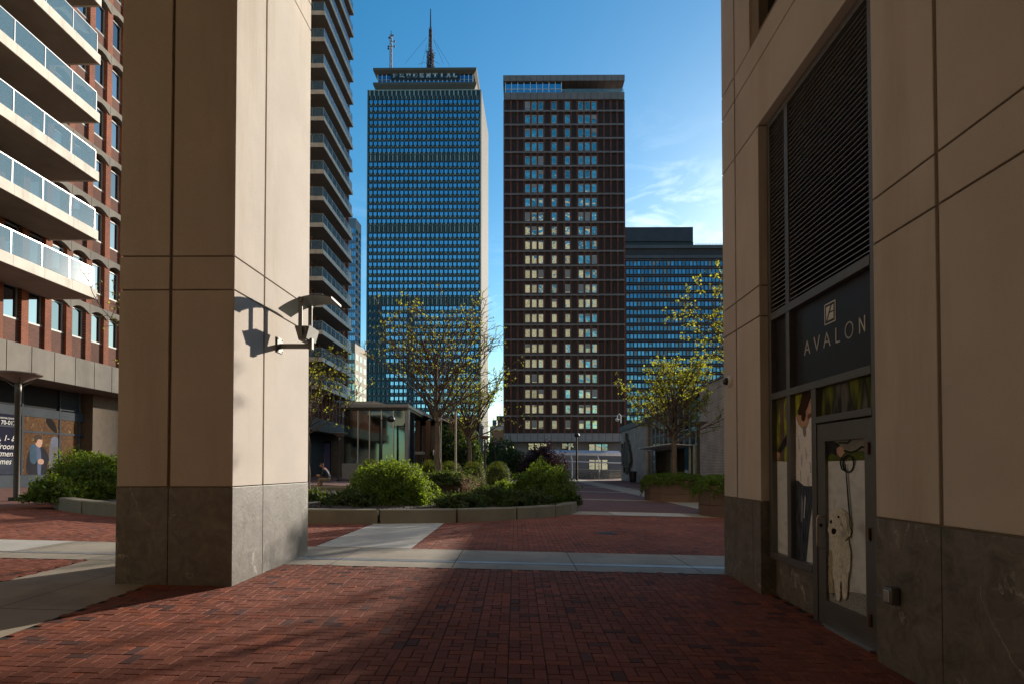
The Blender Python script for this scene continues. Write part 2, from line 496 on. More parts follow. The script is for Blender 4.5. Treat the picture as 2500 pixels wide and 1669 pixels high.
# ------------------------------------------------------------------ ground
def ground_grid(xs, ys, dz):
    X, Y = np.meshgrid(np.array(xs, float), np.array(ys, float))
    V = np.stack([X.ravel(), Y.ravel(), Gv(X, Y).ravel() + dz], 1)
    nx = len(xs); ny = len(ys)
    i = np.arange(nx - 1)[None, :] + np.arange(ny - 1)[:, None] * nx
    i = i.ravel()
    return V, np.stack([i, i + 1, i + nx + 1, i + nx], 1)
def pave_mat():
    m, t, b, o = newmat('far brick paving')
    tcn = t.nodes.new('ShaderNodeTexCoord')
    br = t.nodes.new('ShaderNodeTexBrick'); br.inputs['Scale'].default_value = 1
    br.inputs['Brick Width'].default_value = 0.2; br.inputs['Row Height'].default_value = 0.1; br.inputs['Mortar Size'].default_value = 0.007
    br.inputs['Color1'].default_value = (0.19, 0.072, 0.052, 1); br.inputs['Color2'].default_value = (0.14, 0.056, 0.044, 1)
    br.inputs['Mortar'].default_value = (0.03, 0.02, 0.018, 1)
    t.links.new(tcn.outputs['Object'], br.inputs['Vector'])
    n1 = t.nodes.new('ShaderNodeTexNoise'); n1.inputs['Scale'].default_value = 0.7; n1.inputs['Detail'].default_value = 7
    t.links.new(tcn.outputs['Object'], n1.inputs['Vector'])
    r = t.nodes.new('ShaderNodeMapRange'); r.inputs['To Min'].default_value = 0.6; r.inputs['To Max'].default_value = 1.4
    t.links.new(n1.outputs['Fac'], r.inputs['Value'])
    mul = t.nodes.new('ShaderNodeVectorMath'); mul.operation = 'SCALE'
    t.links.new(br.outputs['Color'], mul.inputs[0]); t.links.new(r.outputs[0], mul.inputs['Scale'])
    t.links.new(mul.outputs[0], b.inputs['Base Color']); b.inputs['Roughness'].default_value = 0.75
    return m
def tint_mat():
    m, t, b, o = newmat('clay pavers')
    at = t.nodes.new('ShaderNodeAttribute'); at.attribute_name = 'tint'
    tcn = t.nodes.new('ShaderNodeTexCoord')
    n1 = t.nodes.new('ShaderNodeTexNoise'); n1.inputs['Scale'].default_value = 45; n1.inputs['Detail'].default_value = 6; n1.inputs['Roughness'].default_value = 0.7
    t.links.new(tcn.outputs['Object'], n1.inputs['Vector'])
    r = t.nodes.new('ShaderNodeMapRange'); r.inputs['From Min'].default_value = 0.25; r.inputs['From Max'].default_value = 0.75
    r.inputs['To Min'].default_value = 0.6; r.inputs['To Max'].default_value = 1.4
    t.links.new(n1.outputs['Fac'], r.inputs['Value'])
    n4 = t.nodes.new('ShaderNodeTexNoise'); n4.inputs['Scale'].default_value = 0.55; n4.inputs['Detail'].default_value = 5
    t.links.new(tcn.outputs['Object'], n4.inputs['Vector'])
    r4 = t.nodes.new('ShaderNodeMapRange'); r4.inputs['From Min'].default_value = 0.3; r4.inputs['From Max'].default_value = 0.7
    r4.inputs['To Min'].default_value = 0.78; r4.inputs['To Max'].default_value = 1.2
    t.links.new(n4.outputs['Fac'], r4.inputs['Value'])
    mm = t.nodes.new('ShaderNodeMath'); mm.operation = 'MULTIPLY'
    t.links.new(r.outputs[0], mm.inputs[0]); t.links.new(r4.outputs[0], mm.inputs[1])
    mul = t.nodes.new('ShaderNodeVectorMath'); mul.operation = 'SCALE'
    t.links.new(at.outputs['Color'], mul.inputs[0]); t.links.new(mm.outputs[0], mul.inputs['Scale'])
    # pale specks of litter and lime
    vo = t.nodes.new('ShaderNodeTexVoronoi'); vo.inputs['Scale'].default_value = 2.6
    t.links.new(tcn.outputs['Object'], vo.inputs['Vector'])
    rv = t.nodes.new('ShaderNodeMapRange'); rv.inputs['From Min'].default_value = 0.012; rv.inputs['From Max'].default_value = 0.03
    rv.inputs['To Min'].default_value = 0.6; rv.inputs['To Max'].default_value = 0.0
    t.links.new(vo.outputs['Distance'], rv.inputs['Value'])
    mx = t.nodes.new('ShaderNodeMix'); mx.data_type = 'RGBA'
    t.links.new(rv.outputs[0], mx.inputs['Factor']); t.links.new(mul.outputs[0], mx.inputs['A'])
    mx.inputs['B'].default_value = (0.4, 0.35, 0.3, 1)
    t.links.new(mx.outputs['Result'], b.inputs['Base Color'])
    b.inputs['Roughness'].default_value = 0.8; b.inputs['Specular IOR Level'].default_value = 0.15
    bp = t.nodes.new('ShaderNodeBump'); bp.inputs['Strength'].default_value = 0.35; bp.inputs['Distance'].default_value = 0.004
    t.links.new(n1.outputs['Fac'], bp.inputs['Height']); t.links.new(bp.outputs[0], b.inputs['Normal'])
    return m
PAVE = pave_mat(); PAVER = tint_mat()
SAND = mat('paving joint sand', (0.022, 0.016, 0.013), 0.95, var=0.3, scale=20)
xs = [-3000, -800, -200, -60, -26, -10, 0, 14, 30, 60, 200, 800, 3000]
ys = [-3000, -500, -60, -10, 9, 20, 40, 80, 150, 400, 1000, 3500]
V, Q = ground_grid(xs, ys, 0.0)
go = npmesh('ground', V, Q, [PAVE]); tag(go, kind='structure')

# centre planting bed footprint
BEDC = (-6.6, 22.1); BEDR = (8.85, 7.6)
XB = [(-6.3, -4.5)]                     # concrete bands that run away from the camera near the pillar
NEAR = (8.75, 10.65)                    # cross band
PX0, PX1, PY0, PY1 = -15.0, 9.6, 1.8, 19.5
VS, SQ = ground_grid([PX0, -10, -5, 0, 5, PX1], [PY0, 5, 9, 14, PY1], 0.004)
jo = npmesh('paving_bed', VS, SQ, [SAND]); tag(jo, kind='structure')
U = 0.1016
cells = []
nx = int((PX1 - PX0) / (3 * U)); ny = int((PY1 - PY0) / (3 * U))
cx, cy = np.meshgrid(PX0 + np.arange(nx) * 3 * U, PY0 + np.arange(ny) * 3 * U)
cx = cx.ravel(); cy = cy.ravel()
rects = [(0, 0, 2, 1), (2, 0, 3, 2), (1, 2, 3, 3), (0, 1, 1, 3), (1, 1, 2, 2)]
allr = np.concatenate([np.stack([cx + a * U, cy + b * U, cx + c * U, cy + d * U], 1) for a, b, c, d in rects])
mxc = (allr[:, 0] + allr[:, 2]) / 2; myc = (allr[:, 1] + allr[:, 3]) / 2
keep = ((mxc - BEDC[0]) / BEDR[0]) ** 2 + ((myc - BEDC[1]) / BEDR[1]) ** 2 > 0.98
keep &= ~((myc > NEAR[0] - .03) & (myc < NEAR[1] + .03))
keep &= ~((mxc > -6.3) & (mxc < -4.5) & (myc < 9))
keep &= ~((mxc > -3.62) & (mxc < -1.86) & (myc > 10))
keep &= ~((mxc > 3.2) & (myc < 8.9))
allr = allr[keep]; nb = len(allr)
g = 0.0014 + rng.random(nb) * 0.0018
x0 = allr[:, 0] + g; y0 = allr[:, 1] + g; x1 = allr[:, 2] - g; y1 = allr[:, 3] - g
bev = 0.0028
zt = 0.0135 + rng.normal(0, 0.0012, nb) + .0025 * np.sin(mxc[keep] * 1.7 + 2 * np.sin(myc[keep] * .6)) * np.sin(myc[keep] * 1.3 + 1.1)
tx = rng.normal(0, 0.004, nb); ty = rng.normal(0, 0.004, nb)
mx_ = (x0 + x1) / 2; my_ = (y0 + y1) / 2
def corner(xa, ya, z):
    return np.stack([xa, ya, Gv(xa, ya) + z], 1)
ring0 = [corner(x0, y0, 0 * x0 + .002), corner(x1, y0, 0 * x0 + .002), corner(x1, y1, 0 * x0 + .002), corner(x0, y1, 0 * x0 + .002)]
def top(xa, ya):
    return corner(xa, ya, zt + (xa - mx_) * tx + (ya - my_) * ty)
ring1 = [top(x0 + bev, y0 + bev), top(x1 - bev, y0 + bev), top(x1 - bev, y1 - bev), top(x0 + bev, y1 - bev)]
VV = np.stack(ring0 + ring1, 1).reshape(-1, 3)
base = (np.arange(nb) * 8)[:, None]
FQ = np.concatenate([base + np.array([[4, 5, 6, 7]]), base + np.array([[0, 1, 5, 4]]), base + np.array([[1, 2, 6, 5]]), base + np.array([[2, 3, 7, 6]]), base + np.array([[3, 0, 4, 7]])])
tone = rng.normal(1, 0.085, nb)[:, None] * np.array([[0.212, 0.075, 0.050]])
dk = rng.random(nb) < 0.05
tone[dk] *= np.array([[0.52, 0.72, 0.95]])
warm = rng.random(nb) < 0.15
tone[warm] *= np.array([[1.25, 1.1, 0.95]])
tone = np.clip(tone, 0.01, 0.5)
tint = np.concatenate([tone, np.ones((nb, 1))], 1)
tint = np.repeat(tint, 8, axis=0)
po = npmesh('brick_paving', VV, FQ, [PAVER], tint=tint); tag(po, kind='structure')

# concrete bands, sheets following the ground
CONG = mat('paving concrete', (0.34, 0.29, 0.225), 0.8, var=0.14, scale=1.5, bump=0.25, bscale=90, grain=0.12, dirt=(0.15, 0.12, 0.09), dscale=0.8)
CONL = mat('new pale concrete', (0.47, 0.44, 0.39), 0.8, var=0.1, scale=1.5, bump=0.2, bscale=90, grain=0.1, dirt=(0.3, 0.27, 0.22), dscale=1.0)
STEELG = mat('trench drain steel', (0.45, 0.45, 0.45), 0.45, 0.7, var=0.15, scale=10)
def sheet(mb, x0, x1, y0, y1, dz, m, joints=(), th=0.0):
    """paving slabs with open joints"""
    gx = 0.006
    ys_ = [y0] + [j for j in sorted(j[1] for j in joints if j[0] == 'y') if y0 < j < y1] + [y1]
    xs_ = [x0] + [j for j in sorted(j[1] for j in joints if j[0] == 'x') if x0 < j < x1] + [x1]
    for a, b in zip(xs_[:-1], xs_[1:]):
        for c, d in zip(ys_[:-1], ys_[1:]):
            dd = random.uniform(-.001, .001)
            cuts = [a + gx, b - gx]; cy_ = [c + gx, d - gx]
            if cy_[0] < 9 < cy_[1]: cy_ = [cy_[0], 9.0, cy_[1]]
            for u0, u1 in zip(cy_[:-1], cy_[1:]):
                P = [(cuts[0], u0), (cuts[1], u0), (cuts[1], u1), (cuts[0], u1)]
                mb.add([(p, q, G(p, q) + dz + dd) for p, q in P], [(0, 1, 2, 3)], m)
b = MB()
jx = [('x', v) for v in (-13.2, -11.4, -9.6, -7.8, -6.0, -4.1, -2.75, -0.95, 0.9, 2.75, 4.6)]
sheet(b, -15, 9.6, 8.75, 9.22, .014, CONG, jx)
sheet(b, -15, 9.6, 9.42, 10.65, .014, CONG, jx)
sheet(b, -6.3, -4.5, 1.8, 8.75, .014, CONG, [('y', 3.9), ('y', 6.1), ('x', -5.35)])
sheet(b, -15, 9.6, 19.6, 21.2, .012, CONG, [('x', v) for v in (3.2, 5.1, 7.4)])
for yy, ww in ((29.3, .9), (39.5, 1.0), (50, 1.0), (60, 1.0), (70, 1.0), (80, 1.0)):
    sheet(b, -19, 15.4, yy, yy + ww, .012, CONG, [('x', v) for v in range(-18, 15, 3)])
sheet(b, 7.3, 9.5, 21.2, 29.3, .012, CONG, [('y', 25)])
sheet(b, 7.3, 9.5, 30.2, 39.5, .012, CONG, [('y', 35)])
for a, c in ((40.5, 50), (51, 60), (61, 70), (71, 80), (81, 96)):
    sheet(b, 7.3, 9.5, a, c, .012, CONG, [('y', (a + c) / 2)])
co = b.build('concrete_bands'); tag(co, kind='structure')
b = MB()
sheet(b, -15, 9.6, 9.225, 9.415, .016, STEELG, jx)
do = b.build('trench_drain'); tag(do, kind='structure')
b = MB()
sheet(b, -3.6, -1.88, 10.66, 15.6, .016, CONL, [])
sheet(b, 3.25, 5.8, 19.65, 21.15, .018, CONL, [])
sheet(b, -11.4, -7.9, 9.3, 10.6, .020, CONL, [])
lo = b.build('pale_concrete_patches'); tag(lo, kind='structure')

# small cast iron drain cover
gt = onG(1480, 1302)
b = MB()
b.box(gt.x - .22, gt.x + .22, gt.y - .22, gt.y + .22, gt.z + .012, gt.z + .020, DARKM)
for k in range(6):
    b.box(gt.x - .19 + k * .066, gt.x - .155 + k * .066, gt.y - .18, gt.y + .18, gt.z + .020, gt.z + .026, DARKM)
o = b.build('drain_cover'); tag(o, 'small dark square drain cover set flush in the brick paving', 'drain cover')
# ------------------------------------------------------------------ left pillar
SH = 0.041
def shear(y0):
    return lambda p: (p[0] + SH * (p[1] - y0), p[1], p[2])
pz = G(-4.1, 8.2)
pil = empty('pillar', (-4.1, 8.2, pz), 'tall beige stucco pillar on a dark granite base, left of the opening', 'pillar')
fn = shear(7.29)
PXL, PXR, PYF, PYB = -4.92, -3.49, 7.29, 9.66
core = MB(fn); core.box(PXL + .025, PXR - .025, PYF + .025, PYB - .025, 1.2, 9.34, GROOVE); core.build('joint_backing', pil)
b = MB(fn)
zr = [1.265, 3.70, 4.12, 8.72, 9.15, 9.36]
hv, hh = .019, .009
def pan(u0, u1, v0, v1, side):
    if side == 'f': b.box(u0, u1, PYF, PYF + .03, v0, v1, STUCCO)
    if side == 'k': b.box(u0, u1, PYB - .03, PYB, v0, v1, STUCCO)
for a, c in zip(zr[:-1], zr[1:]):
    z0 = a + hh; z1 = c - hh
    # corner pieces carry both faces: front-left, front-right, back
    b.box(PXL, -4.28 - hv, PYF, 8.09 - hv, z0, z1, STUCCO)
    b.box(-4.28 + hv, PXR, PYF, 8.09 - hv, z0, z1, STUCCO)
    b.box(PXL, -4.28 - hv, 8.09 + hv, PYB, z0, z1, STUCCO)
    b.box(-4.28 + hv, PXR, 8.09 + hv, PYB, z0, z1, STUCCO)
b.build('shaft', pil, bevel=.006)
b = MB(fn)
j = .004
gb = -0.12
b.box(PXL - .004, -4.28 - j, PYF - .004, 8.09 - j, gb, 1.262, GRANITE)
b.box(-4.28 + j, PXR + .004, PYF - .004, 8.09 - j, gb, 1.262, GRANITE)
b.box(PXL - .004, -4.28 - j, 8.09 + j, PYB + .004, gb, 1.262, GRANITE)
b.box(-4.28 + j, PXR + .004, 8.09 + j, PYB + .004, gb, 1.262, GRANITE)
b.build('granite_base', pil, bevel=.004)

# ------------------------------------------------------------------ wall lamp on the pillar
def lampP(cx, cy, Y):   # crop of the lamp: origin (650,680), scale 7.838
    return onY(650 + cx / 7.838, 680 + cy / 7.838, Y)
wl = empty('wall_lamp', onY(668, 838, 8.57), 'grey wall lamp with a curved reflector hood on an arm, fixed to the pillar side', 'wall lamp')
fx = PXR + SH * (8.57 - 7.29) + .004
b = MB(); b.box(fx, fx + .012, 8.46, 8.66, 3.16, 3.38, LAMPM)
for yy in (8.485, 8.635):
    for zz in (3.185, 3.355): b.tube([(fx + .01, yy, zz), (fx + .022, yy, zz)], .012, DARKM, 8)
b.build('wall_plate', wl, bevel=.003)
yA = 8.57; tip = onY(747, 845, yA)
armz = 1.5 + (1141 - 841) / F * yA
tipx = fx + .47
b = MB(); b.box(fx + .01, tipx, yA - .03, yA + .03, armz - .045, armz + .02, LAMPM)
b.box(tipx - .05, tipx + .012, yA - .04, yA + .04, armz - .06, armz + .10, LAMPM)
b.build('arm', wl, bevel=.003)
# ballast housing: tapered box, long along Y
hx = tipx - .09; hz0 = armz + .045; hz1 = armz + .24
def frus(mb, cx, cy, z0, z1, wx0, wy0, wx1, wy1, m):
    vs = [(cx - wx0, cy - wy0, z0), (cx + wx0, cy - wy0, z0), (cx + wx0, cy + wy0, z0), (cx - wx0, cy + wy0, z0),
          (cx - wx1, cy - wy1, z1), (cx + wx1, cy - wy1, z1), (cx + wx1, cy + wy1, z1), (cx - wx1, cy + wy1, z1)]
    mb.add(vs, [(0, 3, 2, 1), (4, 5, 6, 7), (0, 1, 5, 4), (1, 2, 6, 5), (2, 3, 7, 6), (3, 0, 4, 7)], m)
b = MB(); frus(b, hx, yA, hz0, hz1, .05, .16, .095, .20, LAMPM)
b.build('lamp_housing', wl, bevel=.006)
b = MB(); b.bar((hx + .06, yA - .19, hz0 + .03), (hx + .112, yA - .19, hz1 + .01), .02, .02, LAMPM)
vs = [(hx + .06, yA - .19, hz0 + .02), (hx + .065, yA + .19, hz0 + .02), (hx + .112, yA + .205, hz1 + .005), (hx + .112, yA - .205, hz1 + .005)]
b = MB(); b.prism(vs, (.012, 0, 0), LAMPM); b.build('lens_cover', wl, bevel=.002)
# two uprights carrying the reflector
for yy in (yA - .2, yA + .2):
    b = MB()
    b.box(hx - .035, hx + .02, yy - .012, yy + .012, hz0 + .05, hz1 + .36, LAMPM)
    b.tube([(hx - .01, yy - .03, hz1 + .37), (hx - .01, yy + .03, hz1 + .37)], .035, LAMPM, 14)
    b.build('upright', wl)
# curved reflector: arc in X-Z, extruded along Y, drooping to the pillar side
HOODM = mat('satin reflector', (0.42, 0.46, 0.44), 0.28, 0.85, var=0.05)
b = MB(); rad = 1.05; n = 18
cxr = hx + .10; top = hz1 + .66
ptsu = []
for k in range(n + 1):
    u = hx - .31 + .74 * k / n
    ptsu.append((u, hz1 + .43 - .19 * ((u - hx - .22) / .53) ** 2))
sc = .40 / rad
for s0, mm, dz in ((0, LAMPM, 0), (1, HOODM, -.016)):
    vs = []
    for (u, w) in ptsu:
        uu = u
        vs += [(uu, yA - .235, w + dz), (uu, yA + .235, w + dz)]
    fs = []
    for k in range(n):
        q = (2 * k, 2 * k + 2, 2 * k + 3, 2 * k + 1)
        fs.append(q if s0 else q[::-1])
    b.add(vs, fs, mm)
vs = []
m0 = list(ptsu)
for yy in (yA - .235, yA + .235):
    vv = [(u, yy, w) for u, w in m0] + [(u, yy, w - .016) for u, w in m0]
    L = len(m0)
    b.add(vv, [(k, k + 1, L + k + 1, L + k) for k in range(L - 1)], LAMPM)
for (u, w) in (m0[-1],):
    b.box(u - .012, u + .012, yA - .2355, yA + .2355, w - .026, w + .006, LAMPM)
b.build('reflector_hood', wl, smooth=False)

# ------------------------------------------------------------------ right building (wall plane X = 3.1)
XW = 3.1; XS = 3.25
rb = empty('stucco_building', (6, 4, -.2), 'beige stucco building on the right with louvres, black sign panel and a glazed door', 'building')
b = MB()
b.box(3.4, 11, -6, 8.84, -.4, 9.3, GROOVE)
b.box(3.125, 3.4, 7.553, 8.845, -.4, 9.3, GROOVE)
b.box(3.125, 3.4, -6, 5.137, -.4, 9.3, GROOVE)
b.box(3.125, 3.4, 5.137, 7.553, 5.903, 7.12, GROOVE)
b.box(3.125, 3.4, 5.137, 5.9, 7.12, 9.3, GROOVE)
b.build('joint_backing', rb)
b = MB()
rows = [1.075, 3.43, 3.82, 5.88, 6.70, 7.05, 9.36]
def wp(y0, y1, z0, z1):
    b.box(XW, 3.39, y0, y1, z0, z1, STUCCO)
for i, (a, c) in enumerate(zip(rows[:-1], rows[1:])):
    z0, z1 = a + hh, c - hh
    wp(8.35 + .02, 8.87, z0, z1)
    if i < 3:
        wp(7.55, 8.35 - .02, z0, z1)
    if i == 3 or i == 4:
        wp(4.36 + .02, 8.35 - .02, z0, z1)
    if i == 5:
        wp(7.80, 8.35 - .02, z0, z1); wp(4.38, 5.9, z0, z1)
    if i < 3: wp(4.36 + .02, 5.14, z0, z1)
    wp(2.4 + .02, 4.36 - .02, z0, z1); wp(-6, 2.4 - .02, z0, z1)
b.build('stucco_wall', rb, bevel=.006)
for grp in (((7.8, 8.866), (7.55, 7.792)), ((4.36, 5.14), (2.9, 4.352), (1.3, 2.892), (-.5, 1.292), (-6, -.508))):
    b = MB()
    for y0, y1 in grp: b.box(XW - .008, 3.38, y0, y1, -.45, 1.068, GRANITE)
    b.build('granite_plinth', rb, bevel=.004)
b = MB(); b.box(XS + .03, 3.39, 6.47, 7.548, -.4, .365, GRANITE); b.build('granite_sill', rb, bevel=.004)
# upper window
w = MB(); w.box(3.20, 3.24, 5.95, 7.79, 7.1, 7.18, DARKM); w.box(3.20, 3.24, 7.7, 7.79, 7.18, 9.2, DARKM); w.box(3.2, 3.24, 6.8, 6.86, 7.18, 9.2, DARKM)
up = w.build('window', rb)
w = MB(); w.box(3.245, 3.26, 5.9, 7.8, 7.1, 9.2, mirror('dark window glass', (.16, .24, .32), .04)); w.build('pane', up)
# storefront frame
b = MB()
def fy(y0, y1, z0, z1, x0=XS - .045, x1=XS + .05): b.box(x0, x1, y0, y1, z0, z1, METAL)
gz = G(3.2, 6)
fy(7.465, 7.548, .37, 5.88); fy(6.965, 7.055, .45, 5.8); fy(6.37, 6.465, gz - .1, 2.35); fy(5.15, 5.37, gz - .1, 5.88)
fy(5.37, 7.465, 5.80, 5.88, XS - .05, XS + .045)
fy(5.37, 7.465, 3.335, 3.43, XS - .052, XS + .045)
fy(5.37, 7.465, 2.35, 2.43, XS - .052, XS + .045)
fy(6.465, 7.465, .37, .45, XS - .052, XS + .045)
fy(5.37, 6.37, 1.975, 2.045, XS - .052, XS + .045)
b.build('storefront_frame', rb, bevel=.004)
# louvres
SLAT = mat('louvre slat', (.33, .315, .30), .5, .2, var=.06)
for y0, y1 in ((7.07, 7.455), (5.38, 6.955)):
    b = MB()
    b.box(XS + .052, XS + .06, y0, y1, 3.43, 5.8, BLACKV)
    for k in range(42):
        z = 3.465 + k * .0553
        vs = [(XS - .035, y0, z), (XS - .030, y0, z + .011), (XS + .035, y0, z + .050), (XS + .03, y0, z + .036)]
        b.prism(vs, (0, y1 - y0, 0), SLAT)
    b.build('louvre_vent', rb)
# black sign panels
b = MB(); b.box(XS + .02, XS + .03, 7.056, 7.464, 2.431, 3.334, BLACKP); b.build('blank_panel', rb)
b = MB(); b.box(XS + .02, XS + .03, 5.371, 6.964, 2.431, 3.334, BLACKP); sp = b.build('sign_panel', rb)
XL = XS + .017
def stroke(mb, pts, w, m, O, ux, uy, uz, th=.004):
    for (a, c) in zip(pts[:-1], pts[1:]):
        a2 = O + ux * a[0] + uy * a[1]; c2 = O + ux * c[0] + uy * c[1]
        d = (c2 - a2); L = d.length; d.normalize(); s = uz.cross(d)
        mb.obox((a2 + c2) / 2, d, s, uz, L / 2 + w * .35, w / 2, th / 2, m)
GL = {'A': [[(0, 0), (.5, 1), (1, 0)], [(.2, .33), (.8, .33)]], 'V': [[(0, 1), (.5, 0), (1, 1)]], 'L': [[(.1, 1), (.1, 0), (.85, 0)]],
      'O': [[(.5 + .55 * math.cos(R(a)), .5 + .53 * math.sin(R(a))) for a in range(0, 361, 20)]], 'N': [[(.1, 0), (.1, 1), (.9, 0), (.9, 1)]]}
b = MB()
ux, uy, uz = Vector((0, -1, 0)), Vector((0, 0, 1)), Vector((-1, 0, 0))
# letter left edges and widths measured on the panel
u0 = 6.72
for ch, u, wd in (('A', 0, .115), ('V', .215, .115), ('A', .42, .12), ('L', .65, .09), ('O', .835, .125), ('N', 1.065, .105)):
    for s in GL[ch]:
        stroke(b, [(p[0] * wd + u, p[1] * .145) for p in s], .0135, WHITEL, Vector((XL, u0, 2.775)), ux, uy, uz)
b.build('lettering', sp)
b = MB()
O = Vector((XL, 6.275, 3.005)); q = .205
stroke(b, [(0, 0), (q, 0), (q, q), (0, q), (0, 0)], .012, WHITEL, O, ux, uy, uz)
b.prism([O + ux * a + uy * c for a, c in ((.03, .03), (.03, .175), (.12, .175))], uz * .003, WHITEL)
b.prism([O + ux * a + uy * c for a, c in ((.055, .03), (.175, .03), (.175, .10), (.1, .10))], uz * .003, WHITEL)
b.prism([O + ux * a + uy * c for a, c in ((.145, .175), (.175, .175), (.175, .115), (.112, .115))], uz * .003, WHITEL)
b.build('emblem', sp)

# ---- printed window pictures: flat film on the glass
def blurmat(name, cols, scale=6, stretch=(1, 1, 1), rough=.25, detail=2):
    m, t, bb, o = newmat(name)
    tcn = t.nodes.new('ShaderNodeTexCoord'); mpn = t.nodes.new('ShaderNodeMapping'); mpn.inputs['Scale'].default_value = stretch
    t.links.new(tcn.outputs['Object'], mpn.inputs[0])
    n1 = t.nodes.new('ShaderNodeTexNoise'); n1.inputs['Scale'].default_value = scale; n1.inputs['Detail'].default_value = detail
    t.links.new(mpn.outputs[0], n1.inputs['Vector'])
    cr = t.nodes.new('ShaderNodeValToRGB')
    while len(cr.color_ramp.elements) < len(cols): cr.color_ramp.elements.new(.5)
    for i, c in enumerate(cols):
        e = cr.color_ramp.elements[i]; e.position = .3 + .4 * i / max(1, len(cols) - 1); e.color = rgba(c)
    t.links.new(n1.outputs['Fac'], cr.inputs[0]); t.links.new(cr.outputs[0], bb.inputs['Base Color'])
    bb.inputs['Roughness'].default_value = .7; bb.inputs['Specular IOR Level'].default_value = .06
    MATS[name] = m
    return m
PGREEN = blurmat('print blurred foliage', [(.08, .08, .04), (.15, .15, .04), (.36, .38, .04), (.18, .15, .08)], 3.2, (1, 1.4, .8))
PGREY = blurmat('print pale ground', [(.46, .46, .45), (.60, .60, .59), (.52, .52, .50)], 3, (1, 1, 2))
PTOP = blurmat('print dark park', [(.02, .02, .02), (.14, .13, .12), (.03, .03, .025), (.15, .17, .03), (.02, .02, .015)], 2.2, (1, 1.8, .6))
PTRUNK = blurmat('print blurred trunk', [(.10, .075, .05), (.15, .11, .08)], 4)
PHAIR = blurmat('print brown hair', [(.018, .01, .007), (.06, .032, .02), (.03, .018, .012)], 30, (1, 3, .6), detail=5)
PSKIN = blurmat('print skin', [(.42, .24, .16), (.54, .33, .23)], 12)
PBLOU = blurmat('print white blouse', [(.60, .58, .57), (.80, .78, .76), (.66, .60, .58)], 22, detail=5)
PBLK = blurmat('print black sleeve', [(.012, .012, .013), (.04, .04, .042)], 12)
PJEAN = blurmat('print dark jeans', [(.02, .024, .035), (.05, .06, .08), (.10, .115, .14)], 12, (1, 3, .5), detail=4)
PJEANH = blurmat('print faded denim', [(.16, .19, .23), (.24, .27, .31)], 12)
PGRN = blurmat('print green verge', [(.10, .13, .02), (.07, .07, .04)], 5, (1, 1, 3))
PDOG = blurmat('print cream fur', [(.38, .34, .25), (.66, .62, .52), (.52, .47, .36)], 34, (1, 2, .8), detail=7)
PDOGD = blurmat('print shaded fur', [(.26, .22, .14), (.42, .36, .26)], 34, detail=6)
PGRAV = blurmat('print gravel', [(.04, .04, .035), (.45, .45, .42), (.06, .06, .05), (.5, .5, .47)], 60, (1, 1, 3), detail=3)
PLEASH = mat('print dark leash', (.02, .03, .02), .4, var=.1)
PDARK = mat('print dark detail', (.015, .012, .01), .4, var=.1)
PLIP = mat('print lips', (.25, .08, .07), .4, var=.1)
XP = XS + .022
class Print:
    """polygons given in the coordinates of an enlarged view, laid on a pane of glass"""
    def __init__(s, ox, oy, sc, X):
        s.b = MB(); s.o = (ox, oy, sc, X); s.k = 0
    def pt(s, x, y, X): return onX(s.o[0] + x / s.o[2], s.o[1] + y / s.o[2], X)
    def poly(s, pts, m):
        s.k += 1; sg = 1 if s.o[3] > 0 else -1
        X = s.o[3] - sg * .0006 * s.k
        P = [s.pt(x, y, X) for x, y in pts]
        if sg < 0: P = P[::-1]
        s.b.poly(P, m)
    def smooth(s, pts, m, sub=3):
        # Catmull-Rom closed outline
        n = len(pts); out = []
        for i in range(n):
            p0, p1, p2, p3 = (Vector((*pts[(i + k) % n], 0)) for k in (-1, 0, 1, 2))
            for q in range(sub):
                t = q / sub
                v = .5 * ((2 * p1) + (-p0 + p2) * t + (2 * p0 - 5 * p1 + 4 * p2 - p3) * t * t + (-p0 + 3 * p1 - 3 * p2 + p3) * t ** 3)
                out.append((v.x, v.y))
        s.poly(out, m)
    def line(s, pts, w, m):
        for a, c in zip(pts[:-1], pts[1:]):
            d = Vector((c[0] - a[0], c[1] - a[1])); L = d.length or 1; nn = Vector((-d.y, d.x)) / L * w / 2; e = d / L * w * .3
            s.poly([(a[0] + nn.x - e.x, a[1] + nn.y - e.y), (c[0] + nn.x + e.x, c[1] + nn.y + e.y), (c[0] - nn.x + e.x, c[1] - nn.y + e.y), (a[0] - nn.x - e.x, a[1] - nn.y - e.y)], m)
    def ell(s, cx, cy, rx, ry, m, n=16):
        s.poly([(cx + rx * math.cos(2 * math.pi * k / n), cy + ry * math.sin(2 * math.pi * k / n)) for k in range(n)], m)
# pane with outstretched arm
p = Print(1860, 930, 2.34, XP)
p.poly([(50, 25), (170, -12), (170, 460), (50, 460)], PGREEN)
p.poly([(104, 30), (125, 24), (128, 492), (105, 490)], PTRUNK)
p.poly([(50, 455), (104, 455), (128, 458), (170, 456), (170, 1040), (50, 1010)], PGREY)
p.smooth([(172, 262), (172, 338), (140, 365), (104, 412), (90, 402), (112, 352), (140, 305)], PBLK)
p.smooth([(90, 400), (103, 412), (100, 432), (92, 452), (84, 440), (74, 458), (68, 452), (70, 430), (78, 412)], PSKIN)
o = p.b.build('window_picture', rb)
